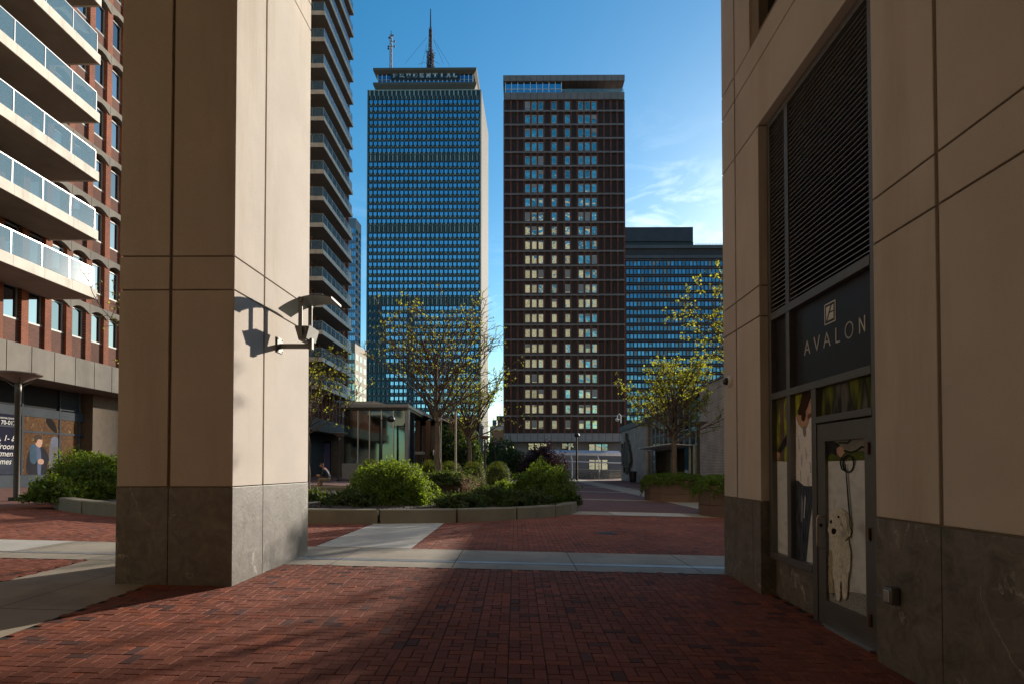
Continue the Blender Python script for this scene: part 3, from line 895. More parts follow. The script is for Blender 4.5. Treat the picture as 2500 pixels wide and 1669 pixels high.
# walking figure in a white blouse
p = Print(1860, 930, 2.34, XP)
p.poly([(180, -5), (302, -42), (302, 300), (180, 300)], PGREEN)
p.poly([(180, 299), (302, 299), (302, 1090), (180, 1050)], PGREY)
p.smooth([(283, 180), (303, 196), (303, 478), (294, 462), (288, 420), (284, 300)], PBLK)
p.smooth([(208, 190), (240, 170), (268, 160), (285, 175), (280, 205), (262, 250), (240, 262), (205, 235), (198, 210)], PSKIN)
p.smooth([(262, 90), (288, 88), (303, 96), (303, 150), (297, 176), (282, 192), (266, 186), (252, 160)], PSKIN)
p.smooth([(240, 50), (262, 24), (290, 22), (303, 45), (303, 90), (285, 92), (272, 112), (262, 146), (248, 172), (236, 188), (212, 192), (204, 172), (218, 130), (226, 85)], PHAIR)
p.smooth([(196, 200), (206, 240), (232, 268), (246, 275), (262, 250), (280, 202), (302, 222), (302, 600), (275, 602), (242, 596), (196, 566), (196, 380)], PBLOU)
p.poly([(236, 240), (244, 238), (246, 268), (240, 290), (234, 268)], PSKIN)
p.smooth([(196, 566), (242, 596), (300, 602), (296, 660), (280, 760), (270, 840), (262, 930), (250, 1042), (236, 1046), (196, 1030), (198, 850), (196, 700)], PJEAN)
p.poly([(246, 650), (250, 660), (243, 780), (238, 780)], PGREY)
p.poly([(225, 640), (236, 690), (232, 800), (224, 800)], PJEANH)
p.smooth([(262, 190), (285, 178), (300, 176), (296, 192), (276, 208), (262, 214)], mat('print shaded skin', (.20, .10, .065), .5))
p.smooth([(228, 182), (244, 170), (250, 190), (240, 226), (226, 214)], PHAIR)
p.smooth([(232, 256), (246, 262), (252, 292), (246, 318), (236, 300)], mat('print blouse shade', (.28, .25, .24), .5))
for qx, qy in ((210, 330), (225, 420), (250, 380), (275, 460), (220, 510), (262, 540), (285, 350)): p.line([(qx, qy), (qx + 3, qy + 60)], 2.5, MATS['print blouse shade'])
p.line([(282, 128), (296, 130)], 4, PDARK); p.line([(286, 164), (298, 166)], 4, PLIP); p.line([(276, 117), (294, 112)], 3, PDARK)
o2 = p.b.build('window_picture', rb); o2['label'] = 'picture of a person in white blouse and jeans'
p = Print(1860, 930, 2.34, XP)
p.poly([(328, 20), (650, -45), (650, 160), (328, 205)], PTOP)
p.b.build('transom_picture', rb)
# ---- door
dr = empty('door', (XS, 5.9, gz), None); dr.parent = rb; dr.location = Vector((XS, 5.9, gz)) - parent_world(rb)
b = MB()
dz0 = gz + .02
b.box(XS - .035, XS + .01, 6.21, 6.36, dz0, 1.96, METAL); b.box(XS - .035, XS + .01, 5.38, 5.505, dz0, 1.96, METAL)
b.box(XS - .035, XS + .01, 5.505, 6.21, 1.775, 1.96, METAL); b.box(XS - .035, XS + .01, 5.505, 6.21, dz0, .125, METAL)
b.build('door_frame', dr, bevel=.003)
p = Print(1860, 930, 2.34, XS)
p.poly([(366, 325), (600, 305), (600, 1360), (366, 1260)], PGREY)
p.poly([(366, 400), (600, 395), (600, 450), (366, 456)], PGRN)
p.poly([(366, 325), (600, 305), (600, 396), (366, 402)], blurmat('print dim kerb', [(.16, .15, .13), (.24, .23, .2)], 6))
p.poly([(366, 1180), (600, 1215), (600, 1360), (366, 1260)], PGRAV)
p.smooth([(366, 340), (430, 350), (446, 372), (438, 405), (420, 422), (398, 410), (366, 440)], PBLK)
p.smooth([(430, 378), (452, 372), (468, 385), (474, 402), (462, 418), (454, 432), (438, 424), (428, 405)], PSKIN)
p.line([(440, 350), (490, 352), (505, 338), (508, 325)], 9, PLEASH)
p.line([(470, 395), (505, 405), (540, 395), (570, 372), (598, 380)], 10, PLEASH)
p.line([(490 + 30 * math.cos(R(a)) + 4, 470 + 48 * math.sin(R(a))) for a in range(0, 361, 24)], 8, PLEASH)
p.line([(460, 430), (448, 460), (456, 498), (478, 512)], 9, PLEASH)
p.poly([(474, 470), (480, 470), (498, 680), (507, 790), (499, 790), (489, 680)], PLEASH)
# dog
def fur(pts, m, am=5):
    n = len(pts); out = []
    for i in range(n):
        p0, p1, p2, p3 = (Vector((*pts[(i + k) % n], 0)) for k in (-1, 0, 1, 2))
        for q in range(9):
            t = q / 9
            v = .5 * ((2 * p1) + (-p0 + p2) * t + (2 * p0 - 5 * p1 + 4 * p2 - p3) * t * t + (-p0 + 3 * p1 - 3 * p2 + p3) * t ** 3)
            out.append((v.x + random.uniform(-am, am) * .6, v.y + random.uniform(-am, am)))
    p.poly(out, m)
fur([(405, 900), (430, 880), (480, 880), (498, 930), (508, 1010), (500, 1090), (486, 1130), (440, 1140), (410, 1130), (404, 1100), (400, 1000)], PDOG)
fur([(458, 1090), (492, 1090), (490, 1170), (484, 1235), (464, 1238), (458, 1170)], PDOG, 3)
fur([(408, 1090), (450, 1090), (448, 1170), (446, 1243), (428, 1247), (416, 1180)], PDOG, 3)
fur([(384, 980), (400, 970), (404, 1100), (412, 1200), (398, 1212), (384, 1195), (380, 1080)], PDOGD)
fur([(384, 800), (390, 762), (410, 735), (440, 724), (472, 738), (494, 772), (508, 815), (505, 870), (480, 905), (440, 918), (408, 908), (386, 880), (378, 840)], PDOG, 7)
PDOGL = mat('print fur highlight', (.74, .70, .60), .4, var=.1)
for k in range(170):
    if k < 60: x_, y_, ln, sl_ = random.uniform(390, 498), random.uniform(742, 890), random.uniform(12, 26), random.uniform(-.6, .6)
    elif k < 120: x_, y_, ln, sl_ = random.uniform(408, 498), random.uniform(900, 1100), random.uniform(16, 34), random.uniform(-.25, .25)
    else: x_, y_, ln, sl_ = random.choice((random.uniform(412, 440), random.uniform(462, 486))), random.uniform(1100, 1215), random.uniform(14, 28), random.uniform(-.2, .2)
    p.line([(x_, y_), (x_ + sl_ * ln, y_ + ln)], random.uniform(1.2, 2.4), random.choice((PDOGD, PDOGL, PDOG)))
fur([(474, 750), (496, 776), (506, 820), (500, 866), (490, 862), (484, 810)], PDOGD, 3)
p.ell(395, 801, 7, 12, PDARK, 9); p.ell(437, 774, 6, 8, PDARK, 9)
fur([(399, 842), (412, 838), (424, 846), (424, 862), (412, 874), (400, 866)], PDARK, 2)
p.line([(404, 884), (420, 889), (434, 880)], 3, PDOGD)
p.line([(500, 790), (504, 830), (516, 855), (508, 885), (478, 910)], 6, PLEASH)
p.line([(414, 720), (419, 675)], 3, PDOGD)
p.b.build('glass_picture', dr)['label'] = 'picture of a cream dog on a leash held by a hand'
b = MB()
hb = onX(1996, 1258, XS - .10); hb2 = onX(1996, 1335, XS - .10)
b.tube([(XS - .03, hb.y, hb.z), (XS - .09, hb.y, hb.z), (XS - .105, hb.y, hb.z - .03), (XS - .105, hb.y, hb2.z + .03), (XS - .09, hb.y, hb2.z), (XS - .03, hb.y, hb2.z)], .011, mat('worn steel', (.4, .33, .28), .35, .9), 8)
b.tube([(XS - .035, 6.29, hb.z - .1), (XS - .055, 6.29, hb.z - .1)], .018, DARKM, 12)
b.build('handle', dr)
for z in (1.68, .9, .12):
    b = MB(); b.tube([(XS - .05, 5.425, z - .055), (XS - .05, 5.425, z + .055)], .016, mat('bronze hinge', (.14, .08, .05), .4, .6), 8); b.build('hinge', dr)
b = MB(); b.box(XS - .09, XS + .02, 5.36, 6.38, gz + .004, gz + .018, METALL); b.build('threshold', dr)
# dome camera near the corner
c = onX(1783, 930, XW)
dc = empty('security_camera', (XW, c.y, c.z), 'small white dome security camera high on the corner of the right wall', 'camera')
b = MB(); n = 16
def ring(mb, cx, cy, cz, prof, m):   # lathe about the X axis; prof (radius, x offset)
    vs = []; fs = []
    for r_, xx in prof:
        for k in range(n):
            a = 2 * math.pi * k / n; vs.append((cx - xx, cy + r_ * math.cos(a), cz + r_ * math.sin(a)))
    for i in range(len(prof) - 1):
        for k in range(n): fs.append((i * n + k, i * n + (k + 1) % n, (i + 1) * n + (k + 1) % n, (i + 1) * n + k))
    mb.add(vs, fs, m)
ring(b, XW, c.y, c.z, [(.085, 0), (.085, .02), (.075, .035), (.07, .05), (0, .05)], WHITEP); b.build('mount', dc, smooth=True)
b = MB(); ring(b, XW, c.y, c.z, [(.058, .05), (.052, .075), (.036, .095), (.016, .105), (0, .107)], mat('camera dome', (.02, .018, .016), .1)); b.build('dome', dc, smooth=True)
# metal box low on the granite
c = onX(2178, 1452, XW - .05)
bx = empty('outlet_box', (XW - .01, c.y, c.z), 'small grey metal outlet cover low on the dark granite right of the door', 'outlet')
b = MB(); b.box(XW - .09, XW - .009, c.y - .05, c.y + .055, c.z - .075, c.z + .07, METAL); b.build('cover', bx, bevel=.02)
b = MB(); b.box(XW - .10, XW - .088, c.y - .035, c.y + .04, c.z - .055, c.z + .045, METALL); b.build('lid', bx, bevel=.006)
b = MB(); b.tube([(XW - .012, c.y + .04, c.z - .06), (XW - .012, c.y + .30, c.z - .055)], .008, METAL, 6); b.build('conduit', bx)

# ------------------------------------------------------------------ tower the passage belongs to (behind the viewpoint)
tb = empty('beige_tower', (0, -16, -.2), 'tall beige apartment tower behind the plaza, seen mirrored in the windows of the brick tower', 'building')
b = MB()
BEI = mat('tower stucco', (.55, .46, .34), .9, var=.08, scale=.1)
b.box(-24, 26, -24, 8.55, 9.35, 92, BEI); b.box(-24, 26, -24, -9, -.3, 9.35, BEI, 't')
b.box(-13.5, -12, -9, 6.6, -.3, 9.34, BEI, 't')  # unseen side wall, added to darken the left of the passage
b.build('wall', tb)
b = MB()
GW = mat('tower window glass', (.05, .07, .08), .1)
for k in range(27):
    for i in range(18):
        x0 = -23 + i * 2.7
        if i % 3 == 2: x0 += .5
        b.box(x0, x0 + 1.5, 8.55, 8.58, 11 + k * 3.0, 12.7 + k * 3.0, GW, 'f')
o = b.build('window', tb); tag(o, kind='stuff')
# ------------------------------------------------------------------ long balcony building on the left
RBRICK = brickwall('red brick facing', (.155, .040, .018), (.10, .027, .014), (.07, .04, .03), 1.0, 'Y')
PIERB = brickwall('sunlit pier brick', (.34, .080, .026), (.24, .056, .02), (.08, .045, .03), 1.0, 'Y')  # the red brick again, sunlight on the piers put into its colour
CONB = mat('weathered band concrete', (.175, .155, .13), .85, var=.14, scale=1.2, dirt=(.09, .075, .06), dscale=.6)
WGL = mirror('apartment window glass', (.24, .33, .40), .02, 0, .6, .5)
WFR = mat('window frame grey', (.22, .23, .23), .5, var=.05)
BGL = glassmat('balcony glass', (.12, .22, .30), .6, .08)
XF = -22.9
YA, YE = 27.4 - 1.37 * 9, 80.6
lb = empty('balcony_building', (XF - 8, 48, .5), 'long red brick apartment building on the left with stacks of glass balconies', 'building')
NF = 24
zf = [10.2 + 2.9 * k for k in range(NF)]
b = MB()
b.box(XF - 16, XF - .30, YA, YE, 5.8, zf[-1] + 3, RBRICK)
ybays = []
y = YA
while y + 1.37 < YE + .1:
    ybays.append(y); y += 1.37
b.build('wall', lb)
b = MB()
for y in ybays + [YE - .22]:
    b.box(XF - .30, XF, y - .2, y + .2, 7.15, zf[-1] + 2.4, PIERB)
b.build('piers', lb)
b = MB()     # spandrels under the windows
for k in range(-1, NF):
    z0 = 7.15 if k < 0 else zf[k] + .06; z1 = 8.33 if k < 0 else zf[k] + .82
    for y in ybays: b.box(XF - .298, XF - .12, y + .2, y + 1.17, z0, z1, RBRICK)
b.build('spandrels', lb)
b = MB()     # arched concrete bands at every floor
for k in range(NF):
    for y in ybays:
        y1 = min(y + 1.37, YE)
        n = 6; zt = zf[k] + .05
        pts = [(XF + .06, y + .012, zt), (XF + .06, y + .012, zt - .55)]
        for i in range(1, n): pts.append((XF + .06, y + (y1 - y) * i / n, zt - .55 + .27 * math.sin(math.pi * i / n)))
        pts += [(XF + .06, y1 - .012, zt - .55), (XF + .06, y1 - .012, zt)]
        b.prism(pts, (-.34, 0, 0), CONB)
b.build('floor_bands', lb)
b = MB()
for i, y in enumerate(ybays): b.box(XF - 1, XF + .35, y + .022, min(y + 1.348, YE + .3), 5.72, 7.148, CONB)
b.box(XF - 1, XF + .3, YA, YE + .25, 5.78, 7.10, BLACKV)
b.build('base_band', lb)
def window(y, z0, z1, parent, deep=True):
    w = MB(); x = XF - .2; a, c = y + .235, y + 1.135; f = .07
    w.box(x - .05, x + .03, a, a + f, z0, z1, WFR); w.box(x - .05, x + .03, c - f, c, z0, z1, WFR)
    w.box(x - .05, x + .03, a + f, c - f, z1 - f, z1, WFR); w.box(x - .05, x + .09, a - .02, c + .02, z0 - .05, z0 + .03, WFR)
    if deep:
        o = w.build('window', parent)
        g = MB(); g.box(x - .06, x - .01, a + f, c - f, z0 + .03, z1 - f, WGL); g.build('pane', o)
    return w, (x - .06, x - .01, a + f, c - f, z0 + .03, z1 - f)
near = [(k, y) for k in range(-1, 6) for y in ybays if 25.5 < y < 35.5]
far = [(k, y) for k in range(-1, 1) for y in ybays if 64 < y]
far += [(k, y) for k in range(1, 16) for y in ybays if y > 76.5]
far = far[:100 - len(near)]
rest = MB()
for k in range(-1, NF):
    for y in ybays:
        z0, z1 = (8.35, 9.85) if k < 0 else (zf[k] + .85, zf[k] + 2.42)
        if (k, y) in near or (k, y) in far: window(y, z0, z1, lb)
        else:
            w, q = window(y, z0, z1, None, False); rest.add(w.v, w.f, WFR); rest.box(*q, WGL)
o = rest.build('windows', lb); o['kind'] = 'stuff'
# balconies
def balcony(y0, y1, z, xo, parent):
    s = MB(); n = max(2, round((y1 - y0) / 1.62)); L = (y1 - y0) / n
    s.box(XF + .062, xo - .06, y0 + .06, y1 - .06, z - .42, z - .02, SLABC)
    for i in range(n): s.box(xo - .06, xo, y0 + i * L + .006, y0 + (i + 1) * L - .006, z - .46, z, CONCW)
    for ye in (y0, y1 - .06):
        s.box(XF + .07, xo - .062, ye, ye + .06, z - .46, z, CONCW)
    bo = s.build('balcony', parent)
    r_ = MB(); xi = xo - .12
    yi0, yi1 = y0 + .12, y1 - .12
    r_.box(xi - .02, xi + .02, yi0, yi1, z + 1.0, z + 1.04, METALL)
    for ye in (yi0, yi1): r_.box(XF + .07, xi - .02, ye - .02, ye + .02, z + 1.0, z + 1.04, METALL)
    for i in range(n + 1):
        yy = yi0 + (yi1 - yi0) * i / n
        r_.box(xi - .02, xi + .02, yy - .02, yy + .02, z, z + 1.0, METALL)
    for ye in (yi0, yi1): r_.box(xi - 1.2, xi - 1.16, ye - .015, ye + .015, z, z + 1.0, METALL)
    r_.build('railing', bo)
    g = MB(); 
    for i in range(n):
        a = yi0 + (yi1 - yi0) * i / n
        g.box(xi - .006, xi + .006, a + .03, a + (yi1 - yi0) / n - .03, z + .06, z + .99, BGL)
    for ye in (yi0, yi1): g.box(XF + .1, xi - .03, ye - .006, ye + .006, z + .06, z + .99, BGL)
    g.build('balcony_glass', bo)
for k in range(0, 7): balcony(19.0, 28.7, zf[k] - .05, -20.45, lb)
for k in range(0, 18): balcony(63.3, 74.7, zf[k] + .25, -20.75, lb)
# ground floor
b = MB()
XR = -24.6
gl = G(-25, 30)
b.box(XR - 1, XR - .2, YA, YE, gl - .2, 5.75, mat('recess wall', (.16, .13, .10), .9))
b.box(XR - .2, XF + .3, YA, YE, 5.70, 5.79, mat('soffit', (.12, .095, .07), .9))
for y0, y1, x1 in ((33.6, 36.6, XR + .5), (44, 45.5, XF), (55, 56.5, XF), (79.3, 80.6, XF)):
    b.box(XR - .2, x1, y0, y1, gl - .3, 5.70, mat('shaded shop column', (.13, .095, .065), .9))  # dark column colour stands in for the shade falling here
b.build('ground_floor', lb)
sf = empty('storefront', (XR, 29, gl)); sf.parent = lb; sf.location = Vector((XR, 29, gl)) - parent_world(lb)
b = MB()
def Y_(px): return onX(px, 1141, XR).y
ya, yb, yc, yd = 24.0, Y_(52), Y_(144), Y_(190)
FRB = mat('blue grey frame', (.05, .06, .072), .8, 0, var=.08, spec=.15)
b.box(XR - .1, XR + .02, ya, 33.6, gl - .2, 1.15, FRB); b.box(XR - .1, XR + .03, ya, 33.6, 4.1, 4.55, FRB)
b.box(XR - .1, XR + .025, yb, 33.6, 3.28, 3.38, FRB); b.box(XR - .1, XR + .025, ya, yb, 3.48, 3.56, FRB)
for yy in (yb, yc, yd): b.box(XR - .1, XR + .035, yy - .05, yy + .05, 1.15, 5.7, FRB)
b.box(XR - .1, XR - .05, ya, yc, 4.55, 5.7, BLACKV)
for k in range(9): b.box(XR - .08, XR + .01, yc + .06, yd - .06, 4.62 + k * .12, 4.68 + k * .12, FRB)
b.build('storefront_frame', sf)
NAVY = mat('print navy', (.014, .014, .032), .6, var=.1, spec=.1)
p = Print(0, 800, 3.92, XR + .004)
p.poly([(-200, 800), (215, 815), (215, 1400), (-200, 1400)], NAVY)
p.poly([(-200, 1230), (215, 1245), (215, 1400), (-200, 1400)], mat('print grey blue', (.04, .045, .065), .6, var=.2, spec=.1))
q = p.b.build('poster', sf)
tm = [('PRUDENTIALCENTER', 145, 876, .085, 0), ('70-012', 148, 930, .22, 0), ('Studio, 1- &', 152, 1082, .30, .3), ('Bedroom', 150, 1160, .30, .3), ('Apartment', 150, 1228, .30, .3), ('Homes', 110, 1302, .30, .3)]
for body, xr, yb_, hgt, shr in tm:
    P0 = onX(xr / 3.92, 800 + yb_ / 3.92, XR + .012)
    t_ = textmesh('lettering', body, hgt * 1.35, WHITEL, q, (0, 0, 0), (0, 1, 0), (0, 0, 1), .003, shr)
    ymax = max(v.co.y for v in t_.data.vertices); oz = parent_world(q)
    for v in t_.data.vertices:
        v.co.x += P0.x; v.co.y += P0.y - (ymax + oz.y); v.co.z += P0.z
PAUT = blurmat('print autumn leaves', [(.05, .02, .007), (.13, .06, .02), (.07, .03, .012), (.22, .14, .06)], 3.5, detail=5)
p = Print(0, 800, 3.92, XR + .004)
p.poly([(215, 830), (745, 880), (745, 1400), (215, 1400)], PAUT)
p.smooth([(455, 850), (520, 900), (545, 1000), (500, 980), (440, 900)], PDARK)
p.smooth([(480, 1090), (520, 1050), (555, 1090), (560, 1200), (570, 1400), (480, 1400), (468, 1230)], mat('print pale coat', (.15, .14, .15), .4))
p.smooth([(495, 1050), (530, 1038), (556, 1060), (560, 1110), (535, 1140), (500, 1128), (488, 1085)], mat('print grey cap', (.16, .17, .22), .4))
p.smooth([(300, 1130), (340, 1120), (400, 1130), (440, 1170), (470, 1250), (450, 1310), (440, 1400), (270, 1400), (252, 1290), (270, 1200)], mat('print dark coat', (.025, .025, .03), .4))
p.smooth([(290, 1120), (340, 1110), (372, 1180), (362, 1240), (330, 1300), (290, 1270), (284, 1190)], mat('print blue scarf', (.05, .09, .13), .4))
p.smooth([(350, 1140), (385, 1150), (395, 1260), (388, 1400), (362, 1400), (356, 1280)], mat('print blue shirt', (.09, .11, .18), .4))
p.smooth([(340, 1050), (372, 1040), (402, 1070), (404, 1110), (385, 1140), (355, 1130), (338, 1100)], PSKIN)
p.smooth([(330, 1040), (362, 1015), (400, 1030), (402, 1066), (366, 1062), (348, 1095), (334, 1090)], PHAIR)
p.smooth([(365, 1260), (400, 1250), (420, 1270), (410, 1300), (370, 1296)], PSKIN)
p.b.build('poster', sf)['label'] = 'autumn picture of two people in coats'
# far shop picture under the right end of the building
XQ = XR + 3.0
b = MB()
b.box(XR - .2, XF + 1.6, 76.6, 76.9, gl - .3, 5.7, mat('recess wall', (.16, .13, .10), .9)); b.build('return_wall', lb)
pa, pb_ = onY(765, 1075, 76.5), onY(807, 1145, 76.5)
b = MB(); b.box(pa.x, pb_.x, 76.5, 76.58, .55, pa.z, NAVY); o = b.build('poster', lb)
b = MB(); mx0 = (pa.x + pb_.x) / 2
PURP = mat('print lilac block', (.20, .20, .38), .5); 
b.box(pa.x + .1, pb_.x - .1, 76.49, 76.499, .8, pa.z - .3, PURP)
b.prism([(mx0 - .25, 76.47, 1.0), (mx0 + .1, 76.47, .9), (mx0 + .45, 76.47, 2.2), (mx0 + .35, 76.47, 3.4), (mx0 + .1, 76.47, 3.9), (mx0 - .2, 76.47, 3.3), (mx0 - .3, 76.47, 2.1)], (0, .01, 0), mat('print pink figure', (.42, .28, .32), .5))
for k in range(5): b.box(pa.x + .2, pa.x + .8, 76.475, 76.485, 1.2 + k * .5, 1.36 + k * .5, WHITEL)
b.build('picture', o)

# ------------------------------------------------------------------ office tower with the big sign, far away
D1 = 338.0
PRC = mat('weathered tower panels', (.32, .37, .34), .8, var=.2, scale=.05, island=.35)
PRD = mat('dark tower recess', (.022, .036, .042), .5, var=.2, scale=.05)
PRW = mirror('tower blue glass', (.40, .60, .72), .04, .0, .02, .22)
PRK = mirror('tower dark reflection glass', (.03, .05, .06), .1)  # reflection of a dark building put into the glass colour
PRS = mat('pale tower flank', (.14, .135, .13), .8, var=.1, scale=.05)
t1 = empty('office_tower', (onY(1035, 1141, D1).x, D1 + 22, 0), 'very tall dark gridded office tower carrying a white lettered sign at its top', 'building')
fl = shear(D1)
xl, xr = onY(896, 600, D1).x, onY(1173.5, 600, D1).x
def zt1(py): return onY(1035, py, D1).z
ztop = zt1(221)
DEP = 46
b = MB(fl); b.box(xl, xr, D1, D1 + DEP, -3, ztop, PRD, 'r'); b.build('wall', t1)
b = MB(fl)
nfin = 46
for i in range(nfin):
    y = D1 + .2 + (DEP - .6) * i / nfin
    b.box(xr + .01, xr + .35, y, y + .72, -3, ztop, PRS)
b.box(xr - .5, xr + .008, D1 + .05, D1 + DEP, -3, ztop - .2, mat('flank joints', (.22, .19, .15), .8))
b.build('flank_wall', t1)
NW = 25; unit = (xr - xl) / (NW + .6)
xc = [xl + unit * (.8 + i) for i in range(NW)]
rows_ = [i for i in range(46) if i not in (8, 18, 28, 37)]
wz = {}
for i in range(46):
    y_ = 249.5 + 16.75 * i + .021 * i * i
    wz[i] = (zt1(y_ + 4.1), zt1(y_ - 4.1), zt1(y_ - 8.4 - .02 * i))
cnt = 0; restw = MB(fl)
for i in rows_:
    z0, z1, _ = wz[i]
    for x in xc:
        w_ = MB(fl) if cnt < 100 else restw
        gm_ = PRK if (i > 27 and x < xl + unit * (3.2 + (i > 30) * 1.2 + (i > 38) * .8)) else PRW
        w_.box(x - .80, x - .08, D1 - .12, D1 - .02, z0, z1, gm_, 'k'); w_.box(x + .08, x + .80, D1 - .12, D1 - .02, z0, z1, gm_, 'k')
        if cnt < 100: w_.build('window', t1)
        cnt += 1
o = restw.build('windows', t1); o['kind'] = 'stuff'
b = MB(fl)   # staggered precast blocks between the window rows
for i in range(46):
    z0, z1, zu = wz[i]
    zl = wz[i + 1][1] if i < 45 else z0 - 2
    for k in range(NW * 2 + 1):
        x = xl + unit * (.3 + k * .5) - unit * .14
        if i in rows_:
            za, zb = zl + .1, z0 - .12
        else:
            za, zb = zl + .1, z1 + .6
        h = (zb - za)
        off = .42 * h if k % 2 else 0
        if i in rows_:
            b.box(x, x + unit * .30, D1 - .45, D1 - .01, za + off, za + off + h * .55, PRC)
        else:
            b.box(x, x + unit * .22, D1 - .45, D1 - .01, za + off * .4, zb - .2, PRC)
for k in range(NW * 2 + 1):
    x = xl + unit * (.3 + k * .5) - unit * .14
    if k % 2: b.box(x - unit * .28, x - unit * .02, D1 - .4, D1 - .01, ztop - 3.3, ztop - .2, PRC)
    b.box(x, x + unit * .14, D1 - .4, D1 - .01, wz[0][1] + .4, ztop - 3.4, PRC)
b.box(xl, xr, D1 - .5, D1 - .001, ztop - .35, ztop + .05, PRC)
b.build('facade_panels', t1)
b = MB(fl)
for i in range(NW + 1):
    x = xl + unit * (.3 + i); b.box(x - .22, x + .22, D1 - .75, D1 - .46, -2, ztop - 3.4, PRD)
b.box(xl - .1, xl + .35, D1 - .5, D1 - .002, -2, ztop, PRC); b.box(xr - .35, xr + .1, D1 - .5, D1 - .002, -2, ztop, PRC)
b.build('fins', t1)
# crown: flared slabs, glazed storey, sign
cx0, cx1 = onY(911, 200, D1 + 4).x, onY(1163, 200, D1 + 4).x
def zc(py): return onY(1035, py, D1 + 4).z
TAN = mat('crown stone', (.12, .10, .08), .8, var=.12, scale=.1)
b = MB(fl)
def flare(z0, z1, a, m):   # underside slopes inward
    x0, x1, y0, y1 = cx0, cx1, D1 + 3, D1 + 36
    vs = [(x0 + a, y0 + a, z0), (x1 - a, y0 + a, z0), (x1 - a, y1 - a, z0), (x0 + a, y1 - a, z0), (x0, y0, z1), (x1, y0, z1), (x1, y1, z1), (x0, y1, z1)]
    b.add(vs, [(0, 3, 2, 1), (4, 5, 6, 7), (0, 1, 5, 4), (1, 2, 6, 5), (2, 3, 7, 6), (3, 0, 4, 7)], m)
flare(zc(221), zc(209), 1.6, TAN); b.box(cx0, cx1, D1 + 3, D1 + 36, zc(209) + .01, zc(204), TAN)
flare(zc(180), zc(174), 1.6, TAN); b.box(cx0, cx1, D1 + 3, D1 + 36, zc(174) + .01, zc(168.5), TAN)
b.box(onY(979, 160, D1 + 9).x, onY(1087, 160, D1 + 9).x, D1 + 8, D1 + 30, zc(168), zc(160.5), DARKM)
b.build('crown', t1)
b = MB(fl); gx0, gx1 = cx0 + 2.3, cx1 - 2.3
b.box(gx0, gx1, D1 + 5.2, D1 + 34, zc(204), zc(180), mirror('crown glass', (.16, .24, .36), .06, 0, .05, .3)); cg = b.build('crown_glazing', t1)
b = MB(fl)
for k in range(23):
    x = gx0 + (gx1 - gx0) * k / 22
    top_ = zc(180) if (k < 4 or k > 18) else zc(193)
    b.box(x - .18, x + .18, D1 + 4.9, D1 + 5.19, zc(204), top_, WHITEP)
b.box(gx0, gx1, D1 + 4.95, D1 + 5.18, zc(193) - .15, zc(193) + .15, mat('mullion grey', (.3, .33, .36), .6))
b.build('mullions', cg)
b = MB(fl); sx0, sx1 = onY(952, 185, D1 + 4).x, onY(1122, 185, D1 + 4).x
b.box(sx0, sx1, D1 + 4.5, D1 + 4.85, zc(193), zc(176.5), BLACKP); sg = b.build('sign_board', t1)
# serif capitals from strokes
def serif(mb, ch, x, z, w, h, m, Y, t=.95, th=.55):
    O = Vector((x, Y, z)); ux_, uy_, uz_ = Vector((1, 0, 0)), Vector((0, 0, 1)), Vector((0, -1, 0))
    L = lambda pts, wd=t: stroke(mb, [(a * w, c * h) for a, c in pts], wd, m, O, ux_, uy_, uz_, .2)
    def sf_(px, pz): L([(px - .17, pz), (px + .17, pz)], th)
    bowl = lambda x0, z0, x1, z1: [(x0, z1), (x0 + (x1 - x0) * .55, z1), (x0 + (x1 - x0) * .92, z0 + (z1 - z0) * .78), (x1, (z0 + z1) / 2), (x0 + (x1 - x0) * .92, z0 + (z1 - z0) * .22), (x0 + (x1 - x0) * .55, z0), (x0, z0)]
    if ch in 'PRDEIL': 
        s_ = .5 if ch == 'I' else .2
        L([(s_, 0), (s_, 1)]); sf_(s_, 0); sf_(s_, 1)
    if ch in 'PR': L(bowl(.2, .47, .85, 1), th * 1.3)
    if ch == 'R': L([(.5, .47), (.85, 0), (1, 0)], t * .8)
    if ch == 'D': L(bowl(.2, 0, .95, 1), th * 1.4)
    if ch == 'U': L([(.2, 1), (.2, .3), (.35, .04), (.6, .0), (.8, .1), (.85, .3), (.85, 1)], th * 1.5); sf_(.2, 1); sf_(.85, 1)
    if ch == 'E': L([(.2, 1), (.85, 1), (.85, .82)], th); L([(.2, .5), (.65, .5)], th); L([(.2, 0), (.9, 0), (.9, .2)], th)
    if ch == 'N': L([(.15, 0), (.15, 1)], th); L([(.15, 1), (.9, 0)]); L([(.9, 0), (.9, 1)], th); sf_(.15, 0); sf_(.1, 1); sf_(.9, 1)
    if ch == 'T': L([(.5, 0), (.5, 1)]); L([(.02, .82), (.02, 1), (.98, 1), (.98, .82)], th); sf_(.5, 0)
    if ch == 'A': L([(.1, 0), (.5, 1)], th); L([(.5, 1), (.9, 0)]); L([(.25, .35), (.75, .35)], th); sf_(.1, 0); sf_(.9, 0)
    if ch == 'L': L([(.2, 0), (.9, 0), (.9, .22)], th)
b = MB(fl)
word = 'PRUDENTIAL'; x0_, x1_ = onY(959, 185, D1 + 4).x, onY(1114.5, 185, D1 + 4).x
pitch_ = (x1_ - x0_ - 2.2) / 9; lh = zc(179) - zc(188)
for i, ch in enumerate(word): serif(b, ch, x0_ + i * pitch_, zc(188), 2.35, lh, WHITEP, D1 + 4.3)
b.build('lettering', sg)
